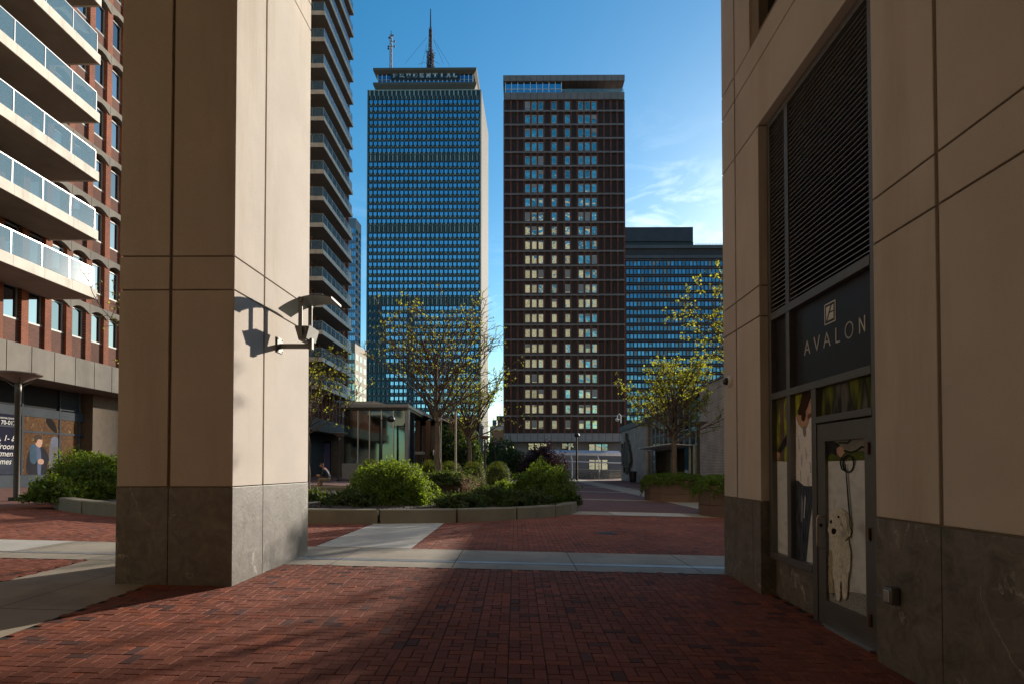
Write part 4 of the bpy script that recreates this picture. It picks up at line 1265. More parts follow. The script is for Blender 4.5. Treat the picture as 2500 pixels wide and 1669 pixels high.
# masts
MAST = mat('mast dark red', (.05, .025, .03), .6)
def lattice(mb, x, y, z0, z1, w0, w1, m, n=14):
    for sx, sy in ((-1, -1), (1, -1), (1, 1), (-1, 1)):
        mb.bar((x + sx * w0, y + sy * w0, z0), (x + sx * w1, y + sy * w1, z1), .35, .35, m)
    for i in range(n):
        a = i / n; c = (i + 1) / n; wa = w0 + (w1 - w0) * a; wc = w0 + (w1 - w0) * c; s_ = 1 if i % 2 else -1
        for sy in (-1, 1): mb.bar((x - s_ * wa, y + sy * wa, z0 + (z1 - z0) * a), (x + s_ * wc, y + sy * wc, z0 + (z1 - z0) * c), .25, .25, m)
        for sx in (-1, 1): mb.bar((x + sx * wa, y - s_ * wa, z0 + (z1 - z0) * a), (x + sx * wc, y + s_ * wc, z0 + (z1 - z0) * c), .25, .25, m)
ym = D1 + 18
def M(px, py): return onY(px, py, ym)
big = empty('antenna_mast', M(1051, 161), 'tall dark lattice antenna mast with guy wires, centre of the office tower roof', 'antenna')
zr_ = zc(161)
b = MB(); xm = M(1051, 100).x
lattice(b, xm, ym, zr_, M(0, 76).z, 1.25, .7, MAST, 22); lattice(b, xm, ym, zr_, M(0, 132).z, 1.9, 1.8, MAST, 8)
b.tube([(xm, ym, zr_), (xm, ym, M(0, 76).z)], .45, MAST, 6)
for k in range(26):
    z = zr_ + 2 + k * .8 * random.uniform(.8, 1.2); a = random.uniform(0, 6.28)
    if z < M(0, 125).z: b.bar((xm, ym, z), (xm + 3 * math.cos(a), ym + 3 * math.sin(a), z + random.uniform(-.3, .3)), .3, .3, MAST)
b.build('lattice', big)
b = MB(); b.tube([(xm, ym, M(0, 76).z), (xm, ym, M(0, 28).z)], [.45, .25], MAST, 6); b.build('spire', big)
b = MB()
for (ax, ay, bx_, by_) in ((1042, 92, 988, 157), (1043, 107, 1029, 160), (1059, 96, 1099, 163), (1058, 97, 1083, 158), (1058, 148, 1075, 158), (1046, 150, 1020, 158)):
    b.tube([M(ax, ay), M(bx_, by_)], .07, MAST, 4, False)
b.build('guy_wires', big)
sm = empty('antenna_mast', M(960, 168), 'shorter pale lattice mast at the left end of the office tower roof', 'antenna')
b = MB(); xs_ = M(960, 100).x; MG = mat('mast grey blue', (.16, .20, .26), .6)
lattice(b, xs_, ym - 6, zc(168), M(0, 108).z, .65, .5, MG, 16)
b.tube([(xs_, ym - 6, M(0, 108).z), (xs_, ym - 6, M(0, 98).z)], .2, MG, 5)
for k, (dx, py) in enumerate(((2, 124), (2, 136), (-1.6, 136), (-1.6, 141), (1.2, 110), (-1.2, 115))):
    z = M(0, py).z; b.tube([(xs_, ym - 6, z), (xs_ + dx, ym - 6, z)], .15, MG, 5); b.tube([(xs_ + dx, ym - 6.2, z), (xs_ + dx, ym - 5.8, z)], .55, MAST, 8)
b.build('lattice', sm)
ORD = 'first second third fourth fifth sixth seventh eighth ninth tenth last'.split()
for dn, (px, s_) in enumerate(((928, .7), (942, 1.0), (952, .6), (1096, .9), (1103, .6), (1112, 1.0), (1121, .8), (1126, 1.0), (1133, .9), (1139, 1.3), (1146, .8))):
    P_ = onY(px, 168.5, D1 + 10); zb_ = zc(168.5)
    a_ = empty('satellite_dish', (P_.x, D1 + 10, zb_), None); a_['group'] = 'dishes along the office tower roof edge'; a_['category'] = 'antenna'
    a_['label'] = 'small dark dish aerial on the office tower roof edge, %s from the left' % ORD[dn]
    b = MB(); b.tube([(P_.x, D1 + 10, zb_), (P_.x, D1 + 10, zb_ + 1.9 * s_)], .13, MAST, 5); b.build('post', a_)
    b = MB(); b.tube([(P_.x, D1 + 9.7, zb_ + 2 * s_), (P_.x + .3, D1 + 9.2, zb_ + 2.3 * s_)], [.25, .95 * s_], MAST, 9); b.build('dish', a_)

# ------------------------------------------------------------------ brick residential tower in the centre
D2 = 115.0
BPR = brickwall('tower pier brick', (.26, .065, .04), (.19, .048, .03), (.07, .045, .035), 1.0, 'X')
BDK = mat('dark ribbed infill', (.040, .026, .020), .7, var=.35, scale=.4, stretch=(6, 1, .15))
BCO = mat('tower concrete band', (.20, .175, .16), .85, var=.15, scale=.6)
TWG = mirror('tower window glass reflecting', (.44, .52, .46), .03, .5, .55, .4)
TFR = mat('pale window frame', (.50, .49, .46), .5, var=.05)
t2 = empty('brick_tower', (onY(1377, 1141, D2).x, D2 + 12, -.2), 'tall dark red brick apartment tower with concrete floor bands, centre of the view', 'building')
a0, a1 = onY(1231, 700, D2).x, onY(1525, 700, D2).x
def z2(py): return onY(1377, py, D2).z
zb = z2(1057); zpar = z2(245)
b = MB(); b.box(a0, a1, D2 + .3, D2 + 24, zb, zpar, BDK); b.build('wall', t2)
NB = 18; bw = (a1 - a0) / NB
wrows = [258 + 33.3 * i + .0 for i in range(23)]
wrows = [(242 + 31 * i + .101 * i * i) * 1.0643 for i in range(23)]
lines = [wrows[0] - 17] + [(wrows[i] + wrows[i + 1]) / 2 for i in range(22)] + [wrows[22] + 20]
b = MB()
for k in range(NB + 1):
    x = a0 + bw * k
    b.box(x - .17, x + .17, D2, D2 + .29, zb, zpar, BPR)
b.build('piers', t2)
b = MB()
for ly in lines[1:-1]:
    z = z2(ly + 1)
    for k in range(NB):
        x = a0 + bw * k
        n = 4; pts = [(x + .02, D2 - .14, z + .42), (x + .02, D2 - .14, z)] + [(x + bw * i / n, D2 - .14, z + .1) for i in range(1, n)] + [(x + bw - .02, D2 - .14, z), (x + bw - .02, D2 - .14, z + .42)]
        b.prism(pts, (0, .4, 0), BCO)
    b.box(a0 - .05, a1 + .05, D2 - .1, D2 + .25, z + .12, z + .40, BCO)
b.build('floor_bands', t2)
b = MB()   # ribs in the blank bays, vertical
wcols = (3, 4, 5, 7, 9, 11, 12, 13)
for k in range(NB):
    if k in wcols: continue
    for q in (.32, .5, .68):
        x = a0 + bw * (k + q); b.box(x - .05, x + .05, D2 + .16, D2 + .31, zb, zpar, BDK)
b.build('infill_ribs', t2)
restw = MB()
def win2(mb, x, z0, z1):
    f = .09; w_ = .50
    mb.box(x - w_, x - w_ + f, D2 + .13, D2 + .25, z0, z1, TFR); mb.box(x + w_ - f, x + w_, D2 + .13, D2 + .25, z0, z1, TFR)
    mb.box(x - w_ + f, x + w_ - f, D2 + .13, D2 + .25, z0, z0 + f, TFR); mb.box(x - w_ + f, x + w_ - f, D2 + .13, D2 + .25, z1 - f, z1, TFR)
    a_ = random.gauss(0, .010); c_ = random.gauss(0, .008)
    x0, x1, za, zb_ = x - w_ + f, x + w_ - f, z0 + f, z1 - f
    mb.add([(x0, D2 + .22 + a_, za), (x1, D2 + .22 - a_, za), (x1, D2 + .22 - a_ + c_, zb_), (x0, D2 + .22 + a_ + c_, zb_)], [(0, 1, 2, 3)], TWG)
    if random.random() < .2:
        h = (zb_ - za) * random.choice((.25, .35, .5, .9)); mb.box(x0, x1, D2 + .175, D2 + .19, zb_ - h, zb_, BLIND)
BLIND = mat('window blind', (.33, .34, .32), .8, var=.1)
for i in range(23):
    zc_ = z2(wrows[i])
    for k in wcols:
        x = a0 + bw * (k + .5)
        if i >= 11 and not (i == 11 and k < 7):
            w_ = MB(); win2(w_, x, zc_ - .82, zc_ + .82); w_.build('window', t2)
        else: win2(restw, x, zc_ - .82, zc_ + .82)
o = restw.build('windows', t2); o['kind'] = 'stuff'
def panels(mb, x0, x1, y0, y1, z0, z1, n, m, gap=.03):
    L = (x1 - x0) / n
    for i in range(n): mb.box(x0 + i * L + gap, x0 + (i + 1) * L - gap, y0, y1, z0, z1, m)
    mb.box(x0 + .05, x1 - .05, y0 + .04, y1 - .04, z0 + .02, z1 - .02, BLACKV)
b = MB(); panels(b, a0 - .1, a1 + .1, D2 - .25, D2 + 24, zpar, z2(228), NB, BCO); b.build('parapet', t2)
b = MB(); panels(b, a0 - .25, a1 + .15, D2 - .3, D2 + 24, z2(200), z2(186), NB, BCO); b.build('roof_fascia', t2)
b = MB(); panels(b, a0 - .1, a1 + .1, D2 - .5, D2 + 24, z2(1077), zb, NB, mat('light tower band', (.27, .25, .25), .85)); b.build('base_band', t2)
rx0, rx1 = onY(1266, 180, D2 + 4).x, onY(1461, 180, D2 + 4).x
b = MB(); b.box(rx0, rx1, D2 + 4, D2 + 18, z2(186) + .01, z2(176), DARKM); b.build('roof_plant', t2)
b = MB(); xm_ = onY(1371, 210, D2).x
b.box(a0 + .2, xm_, D2 + .2, D2 + 22, z2(228), z2(200), mirror('penthouse glass', (.30, .42, .52), .05, 0, 1, .6)); pg = b.build('penthouse_glazing', t2)
b = MB()
for k in range(10): 
    x = a0 + .2 + (xm_ - a0 - .2) * k / 9; b.box(x - .06, x + .06, D2 + .1, D2 + .19, z2(228), z2(200), WHITEP)
b.box(a0 + .2, xm_, D2 + .12, D2 + .18, z2(217) - .05, z2(217) + .05, WHITEP); b.build('mullions', pg)
b = MB(); b.box(xm_ + .1, a1 - 1.5, D2 + 6, D2 + 6.3, z2(228), z2(200), mat('terrace wall', (.36, .30, .24), .8)); b.box(xm_ + .05, xm_ + 1.8, D2 + 3, D2 + 6, z2(228), z2(200), BDK); b.build('terrace_wall', t2)
b = MB(); b.box(xm_ + .1, a1 - .05, D2 + .1, D2 + .14, z2(228), z2(217), glassmat('rail glass', (.2, .3, .33), .5)); b.build('terrace_rail', t2)
# base storey
b = MB(); c0, c1 = onY(1254, 1100, D2 + 2).x, onY(1530, 1100, D2 + 2).x
BAS = mat('base stone', (.215, .195, .20), .85, var=.1, scale=.8)
b.box(c0, c1, D2 + 2, D2 + 22, -.8, z2(1077) + .02, BAS); b.build('base', t2)
for (p0, p1, q0, q1, nn) in ((1289, 1335, 1080, 1098, 3), (1371, 1402, 1080, 1101, 2), (1437, 1484, 1082, 1105, 3), (1437, 1484, 1120, 1146, 3)):
    A_, B_ = onY(p0, q0, D2 + 2), onY(p1, q1, D2 + 2)
    w_ = MB(); w_.box(A_.x, B_.x, D2 + 1.9, D2 + 1.99, B_.z, A_.z, DARKM); o = w_.build('window', t2)
    g_ = MB(); L = (B_.x - A_.x) / nn
    for i in range(nn): g_.box(A_.x + L * i + .1, A_.x + L * (i + 1) - .1, D2 + 1.86, D2 + 1.899, B_.z + .1, A_.z - .1, TWG)
    g_.build('pane', o)
# ------------------------------------------------------------------ wide tower at the right
D3 = 200.0
def z3(py): return onY(1640, py, D3).z
def x3(px): return onY(px, 900, D3).x
t3 = empty('slab_tower', (x3(1660), D3 + 12, -.2), 'wide dark apartment tower with rows of blue windows, right of the brick tower', 'building')
B3 = mat('slab tower wall', (.050, .036, .034), .8, var=.2, scale=.3)
C3 = mat('slab tower band', (.12, .10, .10), .85, var=.15, scale=.3)
G3 = mirror('slab tower glass', (.22, .37, .45), .05, .0, .2, .55)
F3 = mat('slab window frame', (.16, .24, .28), .5)
l3, r3 = x3(1500), x3(1830)
b = MB(); b.box(l3, r3, D3, D3 + 22, -2, z3(600), B3); b.build('wall', t3)
b = MB(); rest = MB(); cnt = 0
r0 = 644
NC3 = int((r3 - l3) / 1.262)
for i in range(20):
    yy = r0 + 19.75 * i
    b.box(l3 - .1, r3, D3 - .3, D3 - .01, z3(yy - 8.6), z3(yy - 10.4), C3)
    for k in range(NC3):
        x = x3(1533.3) + 1.262 * k
        if x > r3 - .5: break
        w_ = MB() if (i < 4 and cnt < 100) else rest
        z0, z1 = z3(yy + 5.6), z3(yy - 5.6)
        w_.box(x - .48, x + .48, D3 - .06, D3 - .01, z0, z1, F3, 'k'); w_.box(x - .41, x + .41, D3 - .09, D3 - .061, z0 + .08, z1 - .08, G3, 'k')
        if random.random() < .22: w_.box(x - .41, x + .41, D3 - .11, D3 - .091, z1 - .08 - random.choice((.4, .6, 1.3)), z1 - .08, BLIND, 'k')
        if w_ is not rest: w_.build('window', t3); cnt += 1
for k in range(NC3 + 1):
    x = x3(1533.3) + 1.262 * (k - .5); b.box(x - .09, x + .09, D3 - .2, D3 - .005, z3(1050), z3(632), mat('slab tower pier', (.10, .04, .03), .8))
b.build('floor_bands', t3)
o = rest.build('windows', t3); o['kind'] = 'stuff'
b = MB(); panels(b, l3 - .5, r3, D3 - .6, D3 + 22, z3(632), z3(625), 40, C3, .02); panels(b, l3 - .5, r3, D3 - .6, D3 + 22, z3(608), z3(600), 40, C3, .02)
b.box(l3, x3(1697), D3 + 1, D3 + 18, z3(600) + .02, z3(588), DARKM); b.box(l3, x3(1695.5), D3 + .6, D3 + 18, z3(588) + .01, z3(553), mat('plant screen', (.045, .035, .04), .6, var=.2, scale=.5))
b.build('roof_storey', t3)
b = MB(); b.box(l3, r3, D3 + 1.5, D3 + 1.7, z3(625), z3(608), mirror('terrace glass', (.22, .34, .40), .06, 0, 1, .5)); tg = b.build('terrace_glazing', t3)
b = MB()
for k in range(30):
    x = l3 + (r3 - l3) * k / 30 + random.uniform(-.3, .3); b.box(x - .1, x + .1, D3 + 1.35, D3 + 1.49, z3(625), z3(608), F3)
b.build('mullions', tg)
b = MB()
for z in (z3(597), z3(594.5)): b.bar((x3(1700), D3 + .2, z), (r3, D3 + .2, z), .07, .07, METALL)
for k in range(16): x = x3(1700) + (r3 - x3(1700)) * k / 15; b.bar((x, D3 + .2, z3(600)), (x, D3 + .2, z3(594.5)), .07, .07, METALL)
b.build('railing', t3)

# ------------------------------------------------------------------ far buildings between the towers
def farbox(name, label, px0, px1, py, D, dep, wallm, winm=None, nx_=6, dz=3.2, sh=0.041, flank=True):
    t = empty(name, (onY((px0 + px1) / 2, 1141, D).x, D + dep / 2, -.3), label, 'building')
    f_ = shear(D)
    x0, x1 = onY(px0, 1000, D).x, onY(px1, 1000, D).x; zt_ = onY(px0, py, D).z
    b = MB(f_); b.box(x0, x1, D, D + dep, -.5, zt_, wallm); b.build('wall', t)
    if winm:
        b = MB(f_); nz_ = int((zt_ - 4) / dz); ny_ = max(2, int(dep / 3))
        for k in range(nz_):
            z = 3 + k * dz
            if flank:
                for i in range(ny_): b.box(x1, x1 + .04, D + dep * (i + .15) / ny_, D + dep * (i + .8) / ny_, z, z + dz * .6, winm)
            for i in range(nx_): b.box(x0 + (x1 - x0) * (i + .15) / nx_, x0 + (x1 - x0) * (i + .85) / nx_, D - .04, D, z, z + dz * .6, winm)
        o = b.build('windows', t); o['kind'] = 'stuff'
    return t, x0, x1, zt_
LGT = mat('sunlit far wall', (.26, .225, .18), .8, var=.08, scale=.1)
farbox('glass_tower', 'slim dark blue glass tower rising just behind the balcony building', 838, 866, 533, 260, 8, mat('far slate wall', (.16, .2, .24), .6), mirror('far glass', (.30, .42, .52), .08, 0, .1, .4), 6, 3.4)
farbox('grid_building', 'sunlit pale gridded building behind the balcony building', 822, 866, 838, 150, 10, LGT, mirror('far warm glass', (.42, .44, .38), .12, 0, .1, .5), 6, 2.6)
farbox('low_building', 'low orange brick building far off between the two towers', 1200, 1236, 1048, 230, 20, mat('orange far brick', (.34, .15, .07), .85, var=.15), None)
t_, x0, x1, zt_ = farbox('low_building', 'low pale stone building behind the orange brick one', 1196, 1240, 1040, 260, 20, mat('pale far stone', (.40, .36, .30), .85), None)
farbox('distant_block', 'small dark distant block above the low buildings between the towers', 1212, 1236, 1014, 420, 20, mat('distant dark', (.05, .05, .06), .8), mirror('far glass', (.30, .42, .52), .08, 0, .1, .4), 5, 4)
farbox('distant_block', 'small blue grey distant block left of the darker one between the towers', 1202, 1212, 1024, 400, 20, mat('distant blue', (.12, .18, .22), .7), None)

# ------------------------------------------------------------------ glass pavilion and arcade
DG = 60.0
def zg(py): return onY(950, py, DG).z
def xg(px, Y=DG): return onY(px, 1100, Y).x
gp = empty('glass_pavilion', (xg(925), DG + 6, G(-13, DG)), 'flat roofed glass pavilion with grey fascia left of the big tree', 'building')
FAS = mat('grey metal fascia', (.25, .25, .26), .5, .4, var=.08)
b = MB(); b.box(xg(835), xg(999), DG - .4, DG + 14, zg(994), zg(986.5), FAS); b.box(xg(835), xg(999) - .1, DG - .3, DG + 14, zg(1000), zg(994) - .005, DARKM); b.build('roof', gp)
b = MB(); zz = zg(986.5) + .003
b.prism([(xg(838), DG + 1, zz), (xg(838), DG + 1, zg(976)), (xg(912), DG + 1, zg(976)), (xg(948), DG + 1, zz)], (0, 11, 0), mat('standing seam roof', (.38, .37, .36), .5, .3)); b.build('roof_monitor', gp)
GGL = mirror('pavilion glass', (.12, .165, .17), .05, .02, .3, .5)
b = MB()
mu = [838, 873.6, 902, 931, 960, 989]
for a_, c_ in zip(mu[:-1], mu[1:]): b.box(xg(a_) + .05, xg(c_) - .05, DG + .1, DG + .15, zg(1130), zg(1000), GGL)
b.build('glazing', gp)
b = MB()
for m_ in mu[1:-1]: b.box(xg(m_) - .045, xg(m_) + .045, DG - .05, DG + .09, zg(1140), zg(1000), METALL)
b.build('mullions', gp)
b = MB(); b.box(xg(989) + .02, xg(998), DG - .2, DG + .6, G(-13, DG) - .1, zg(1000), FAS); b.box(xg(835), xg(989), DG - .05, DG + .3, G(-13, DG) - .1, zg(1130), FAS); b.box(xg(836), xg(998), DG + 3, DG + 3.1, -.3, zg(1001), mat('dark interior', (.012, .014, .015), .8)); b.build('frame', gp)
ar = empty('arcade_building', (xg(1110, 70), 76, -.1), 'low dark arcade with brown columns and a sloping roof behind the two trees', 'building')
DA = 70.0
def za(py): return onY(1100, py, DA).z
def xa(px): return onY(px, 1100, DA).x
b = MB(); b.box(xa(996), xa(1163), DA + 5, DA + 14, -.3, za(1016), mat('dark interior', (.012, .014, .015), .8))
b.box(xa(1026), xa(1041), DA + 1, DA + 4.9, -.3, za(1036), mat('arcade panel', (.16, .14, .14), .8)); b.box(xa(1048), xa(1062), DA + 1, DA + 4.9, -.3, za(1036), MATS['arcade panel'])
b.box(xa(1062), xa(1163), DA + 3, DA + 4.9, -.3, za(1052), mat('dim glass wall', (.02, .025, .03), .15))
b.build('wall', ar)
BRN = mat('brown column', (.16, .07, .03), .7)
b = MB()
for c_ in (1019, 1045, 1072, 1100, 1128, 1156): b.box(xa(c_) - .28, xa(c_) + .28, DA, DA + .56, -.3, za(1024), BRN)
b.build('columns', ar)
b = MB()
b.prism([(xa(996), DA - .4, za(994)), (xa(1064), DA - .4, za(1026)), (xa(1165), DA - .4, za(1026)), (xa(1165), DA - .4, za(1020)), (xa(1066), DA - .4, za(1020)), (xa(998), DA - .4, za(986))], (0, 15, 0), FAS)
b.box(xa(1001), xa(1005), DA + .2, DA + .4, za(1058), za(1005), METALL)
b.build('roof', ar)
st = empty('shop_kiosk', (xa(1034), DA - 6, 0), 'small pale shelf like kiosk in front of the dark arcade', 'kiosk')
b = MB(); b.box(onY(1013, 1100, 64).x, onY(1033, 1100, 64).x, 64, 65.5, onY(1013, 1108, 64).z, onY(1013, 1101, 64).z, CONC); b.build('top', st)
b = MB(); b.box(onY(1018, 1100, 64).x, onY(1030, 1100, 64).x, 64.2, 65.2, G(-12, 64), onY(1013, 1108.4, 64).z, DARKM); b.build('base', st)
sgx = onY(1061.5, 1105, 62)
ks = empty('information_post', (sgx.x, 62, G(-8, 62)), 'slim information post with a small blue and white face left of the big trunk', 'sign')
b = MB(); b.tube([(sgx.x, 62, G(-8, 62)), (sgx.x, 62, sgx.z)], .09, DARKM, 8); b.build('post', ks)
b = MB(); b.box(sgx.x - .16, sgx.x + .16, 61.85, 61.92, sgx.z - .2, sgx.z + .35, WHITEP); b.box(sgx.x - .1, sgx.x + .16, 61.83, 61.848, sgx.z - .15, sgx.z + .08, mat('blue face', (.02, .06, .5), .4)); b.build('face', ks)

# ------------------------------------------------------------------ pale brick mall building on the right
XM = 15.5
mb_ = empty('mall_building', (XM + 10, 55, G(16, 55)), 'long low pale brick mall building with a glass entrance, right of the walk', 'building')
MBR = brickwall('pale mall brick', (.56, .48, .41), (.48, .41, .35), (.20, .17, .14), 1.0, 'Y', .30, .12, .016)
def ym_(px): return onX(px, 1141, XM).y
yC, yB, yA_ = ym_(1709), ym_(1577), ym_(1517)
gm = G(14, 50)
b = MB()
b.box(XM, XM + 30, 22, yC, gm - .3, 8.25, MBR); b.box(XM, XM + 30, yB, yA_, gm - .3, 6.8, MBR)
b.box(XM + .9, XM + 29, yC + .01, yB - .01, 7.56, 7.72, DARKM); b.build('wall', mb_)
b = MB()
b.box(XM - .2, XM + 30, yB - .5, yA_ + .3, 6.803, 7.5, mat('mall roof edge', (.09, .10, .12), .6)); b.box(XM - .1, XM + 30, 21.9, yC + .05, 8.253, 8.4, MATS['mall roof edge'])
n = 10; prev = None
for i in range(n):
    a_ = yC + (yB - yC) * i / n; c_ = yC + (yB - yC) * (i + 1) / n
    za_ = 7.5 + 1.3 * math.sin(math.pi * (.25 + .75 * (1 - i / n)) ) * .6; zb_ = 7.5 + 1.3 * math.sin(math.pi * (.25 + .75 * (1 - (i + 1) / n))) * .6
    b.add([(XM - .25, a_, za_), (XM - .25, c_, zb_), (XM + 6, c_, zb_), (XM + 6, a_, za_), (XM - .25, a_, za_ + .5), (XM - .25, c_, zb_ + .5), (XM + 6, c_, zb_ + .5), (XM + 6, a_, za_ + .5)],
          [(0, 3, 2, 1), (4, 5, 6, 7), (0, 1, 5, 4), (2, 3, 7, 6)], MATS['mall roof edge'])
b.build('roof', mb_)
b = MB(); MGL = mirror('mall glass', (.14, .27, .32), .06, .02, .4, .5)
nb_ = 11
for i in range(nb_):
    a_ = yC + (yB - yC) * i / nb_; c_ = yC + (yB - yC) * (i + 1) / nb_
    low = 3.6 if 2 < i < 9 else gm + .2
    if low > 3: low = 3.6
    b.box(XM + .3, XM + .34, a_ + .05, c_ - .05, low, 5.0, MGL); b.box(XM + .3, XM + .34, a_ + .05, c_ - .05, 5.06, 7.55, MGL)
b.build('glazing', mb_)
b = MB()
for i in range(nb_ + 1):
    a_ = yC + (yB - yC) * i / nb_; low = 3.6 if 2 < i < 9 else gm - .1
    b.box(XM + .2, XM + .299, a_ - .05, a_ + .05, low, 7.55, FAS)
b.box(XM + .22, XM + .36, yC, yB, 5.0, 5.06, FAS); b.box(XM + .22, XM + .36, yC, yB, 3.5, 3.62, FAS)
for i in range(3): b.box(XM + .1, XM + .25, yC + .8 + i * 1.3, yC + 1.0 + i * 1.3, gm - .1, 3.5, mat('pale post', (.36, .35, .28), .6))
b.build('mullions', mb_)
b = MB(); b.prism([(XM - 1.8, yC + 3, 3.62), (XM + .2, yC + 3, 3.5), (XM + .2, yC + 3, 3.58), (XM - 1.8, yC + 3, 3.70)], (0, 14, 0), WHITEP); b.build('entrance_canopy', mb_)
b = MB(); b.box(XM + 3, XM + 3.2, yC + .3, yB - .3, gm - .1, 3.5, mat('entrance lobby wall', (.15, .12, .10), .8))
for i in range(5): b.box(XM + 2.9, XM + 2.99, yC + 8 + i * 1.5, yC + 9.2 + i * 1.5, gm, 2.3, mat('door glass dark', (.02, .025, .03), .1))
b.box(XM + .4, XM + 3, yC + .3, yB - .3, 3.4, 3.5, FAS)
b.build('lobby', mb_)

# sculpture of black vertical bars on the wall
sx = onX(1530, 1100, XM - .2)
sc_ = empty('wall_sculpture', (XM - .1, sx.y, sx.z), 'black sculpture of upright bars on the pale brick wall', 'sculpture')
b = MB()
for px, ya_, yb__ in ((1519.5, 1083, 1135), (1523, 1090, 1152), (1526, 1078, 1140), (1529.5, 1057, 1156), (1533, 1072, 1150), (1536, 1085, 1140), (1538.5, 1100, 1130)):
    P1 = onX(px - 1, ya_, XM - .25); P2 = onX(px + 1, yb__, XM - .25)
    b.bar(P1, (P2.x, P2.y, P2.z), .62, .25, mat('black sculpture', (.012, .012, .014), .45), Vector((1, 0, 0)))
b.build('bars', sc_)
# litter bin
P = onG(1545, 1176)
o = empty('litter_bin', P, 'dark litter bin standing at the foot of the pale brick wall', 'bin')
s_ = P.y / F
b = MB(); b.lathe(P, [(0, 0), (.36, 0), (.42, .3), (.48, 1.25), (.54, 1.27), (.54, 1.36), (.2, 1.42), (0, 1.42)], DARKM, 20); b.build('body', o)
# low pale bench / plinth
P = onG(1493, 1166)
o = empty('stone_bench', P, 'low pale stone bench at the far end of the walk', 'bench')
hw = 14 * P.y / F
b = MB(); b.box(P.x - hw, P.x + hw, P.y, P.y + 1.1, P.z + .12, P.z + .62, mat('pale bench stone', (.62, .55, .42), .8)); b.build('seat', o, bevel=.03)
b = MB(); b.box(P.x - hw * .8, P.x + hw * .8, P.y + .15, P.y + .95, P.z - .02, P.z + .12, DARKM); b.build('plinth', o)
# white steel pergola in front of the brick tower
DPg = 96.0
def pg_(px, py): return onY(px, py, DPg)
o = empty('steel_pergola', (pg_(1440, 1141).x, DPg, G(8, DPg)), 'long white steel pergola in front of the brick tower base', 'pergola')
b = MB(); b.prism([pg_(1330, 1102.5), pg_(1517, 1106), pg_(1517, 1112), pg_(1330, 1109)], (0, 2.5, .5), mat('white steel', (.56, .58, .66), .4, .2)); b.build('roof', o)
b = MB(); b.tube([pg_(1355, 1124.5), pg_(1517, 1129)], .12, MATS['white steel'], 8); b.tube([pg_(1330, 1142), pg_(1517, 1147)], .06, mat('rail brass', (.35, .33, .28), .5), 6); b.build('crossbars', o)
for p0, p1 in (((1393, 1108), (1397, 1147)), ((1458, 1109), (1463, 1148)), ((1334, 1107), (1336, 1146))):
    A_ = pg_(*p0); B_ = pg_(*p1); Mx = pg_(p1[0] - .3, p0[1] + 16)
    b = MB(); b.tube([A_, Mx, (Mx.x, DPg, G(8, DPg))], .10, MATS['white steel'], 8); b.build('post', o)
# railing below it
o = empty('plaza_railing', (pg_(1440, 1165).x, 93, G(8, 93)), 'low grey glass railing under the white pergola', 'railing')
gz_ = G(10, 93)
b = MB(); L0, L1 = onY(1405, 1160, 93).x, onY(1516, 1160, 93).x
b.box(L0, L1, 93, 93.06, gz_ + 1.05, gz_ + 1.12, METAL)
for k in range(13): x = L0 + (L1 - L0) * k / 12; b.box(x - .03, x + .03, 93, 93.06, gz_, gz_ + 1.05, METAL)
b.build('rails', o)
b = MB(); b.box(L0, L1, 93.02, 93.04, gz_ + .1, gz_ + 1.0, glassmat('rail pane', (.16, .17, .18), .6)); b.build('panes', o)

# ------------------------------------------------------------------ plaza lamps
LPD = mat('plaza lamp metal', (.075, .068, .06), .4, .3, var=.06)
LC = mat('lamp disc underside', (.26, .22, .19), .55, .2, var=.08)
def lamp(px, pytop, D, label, grp='disc topped plaza lamps'):
    P = onY(px, pytop, D); gz0 = G(P.x, D); h = P.z - gz0
    o = empty('plaza_lamp', (P.x, D, gz0), label, 'lamp', grp)
    b = MB(); b.lathe((P.x, D, gz0), [(0, 0), (.22, 0), (.22, .12), (.0, .12)], DARKM, 18); b.build('base', o)
    b = MB(); b.lathe((P.x, D, gz0), [(.09, .12), (.09, h - .75), (.10, h - .74), (.10, h - .35), (.05, h - .3), (0, h - .3)], LPD, 16); b.build('pole', o, smooth=True)
    b = MB()
    for k in range(4):
        a = math.pi / 4 + k * math.pi / 2
        b.bar((P.x + .08 * math.cos(a), D + .08 * math.sin(a), gz0 + h - .45), (P.x + .45 * math.cos(a), D + .45 * math.sin(a), gz0 + h - .16), .025, .03, LPD)
    b.build('struts', o)
    b = MB(); b.lathe((P.x, D, gz0), [(0, h - .34), (.14, h - .30), (.32, h - .19), (.50, h - .10), (.68, h - .03), (.70, h), (.64, h + .03), (0, h + .06)], LC, 30); b.build('lamp_disc', o, smooth=False)
lamp(45, 912, 20.3, 'tall disc topped lamp at the far left, nearest to the viewer')
lamp(1705, 1029, 41, 'disc topped lamp beside the right hand planter, in front of the pale brick wall')
lamp(828, 1056, 52, 'disc topped lamp by the glass pavilion, behind the sitting person')
lamp(1184, 1064, 59, 'disc topped lamp right of the smaller trunk, largest of the far row')
lamp(1208, 1078, 73, 'disc topped lamp in the far row, second behind the clipped bushes')
lamp(1225, 1086, 84, 'disc topped lamp farthest off in the row near the brick tower')
def pole(px, pytop, D, label, arm=0):
    P = onY(px, pytop, D); gz0 = G(P.x, D)
    o = empty('street_lamp', (P.x, D, gz0), label, 'lamp')
    b = MB(); b.tube([(P.x, D, gz0), (P.x, D, P.z)], [.16, .09], DARKM, 8); b.build('pole', o)
    b = MB()
    if arm: b.tube([(P.x, D, P.z - .1), (P.x + arm * .8, D, P.z - .05)], .05, DARKM, 6)
    b.lathe((P.x + arm, D, P.z), [(0, -.3), (.25, -.25), (.38, -.05), (.3, .2), (0, .35)], DARKM, 12); b.build('lamp_head', o)
    return o, P
pole(1408, 1061, 80, 'tall dark street lamp at the end of the walk in front of the white pergola')
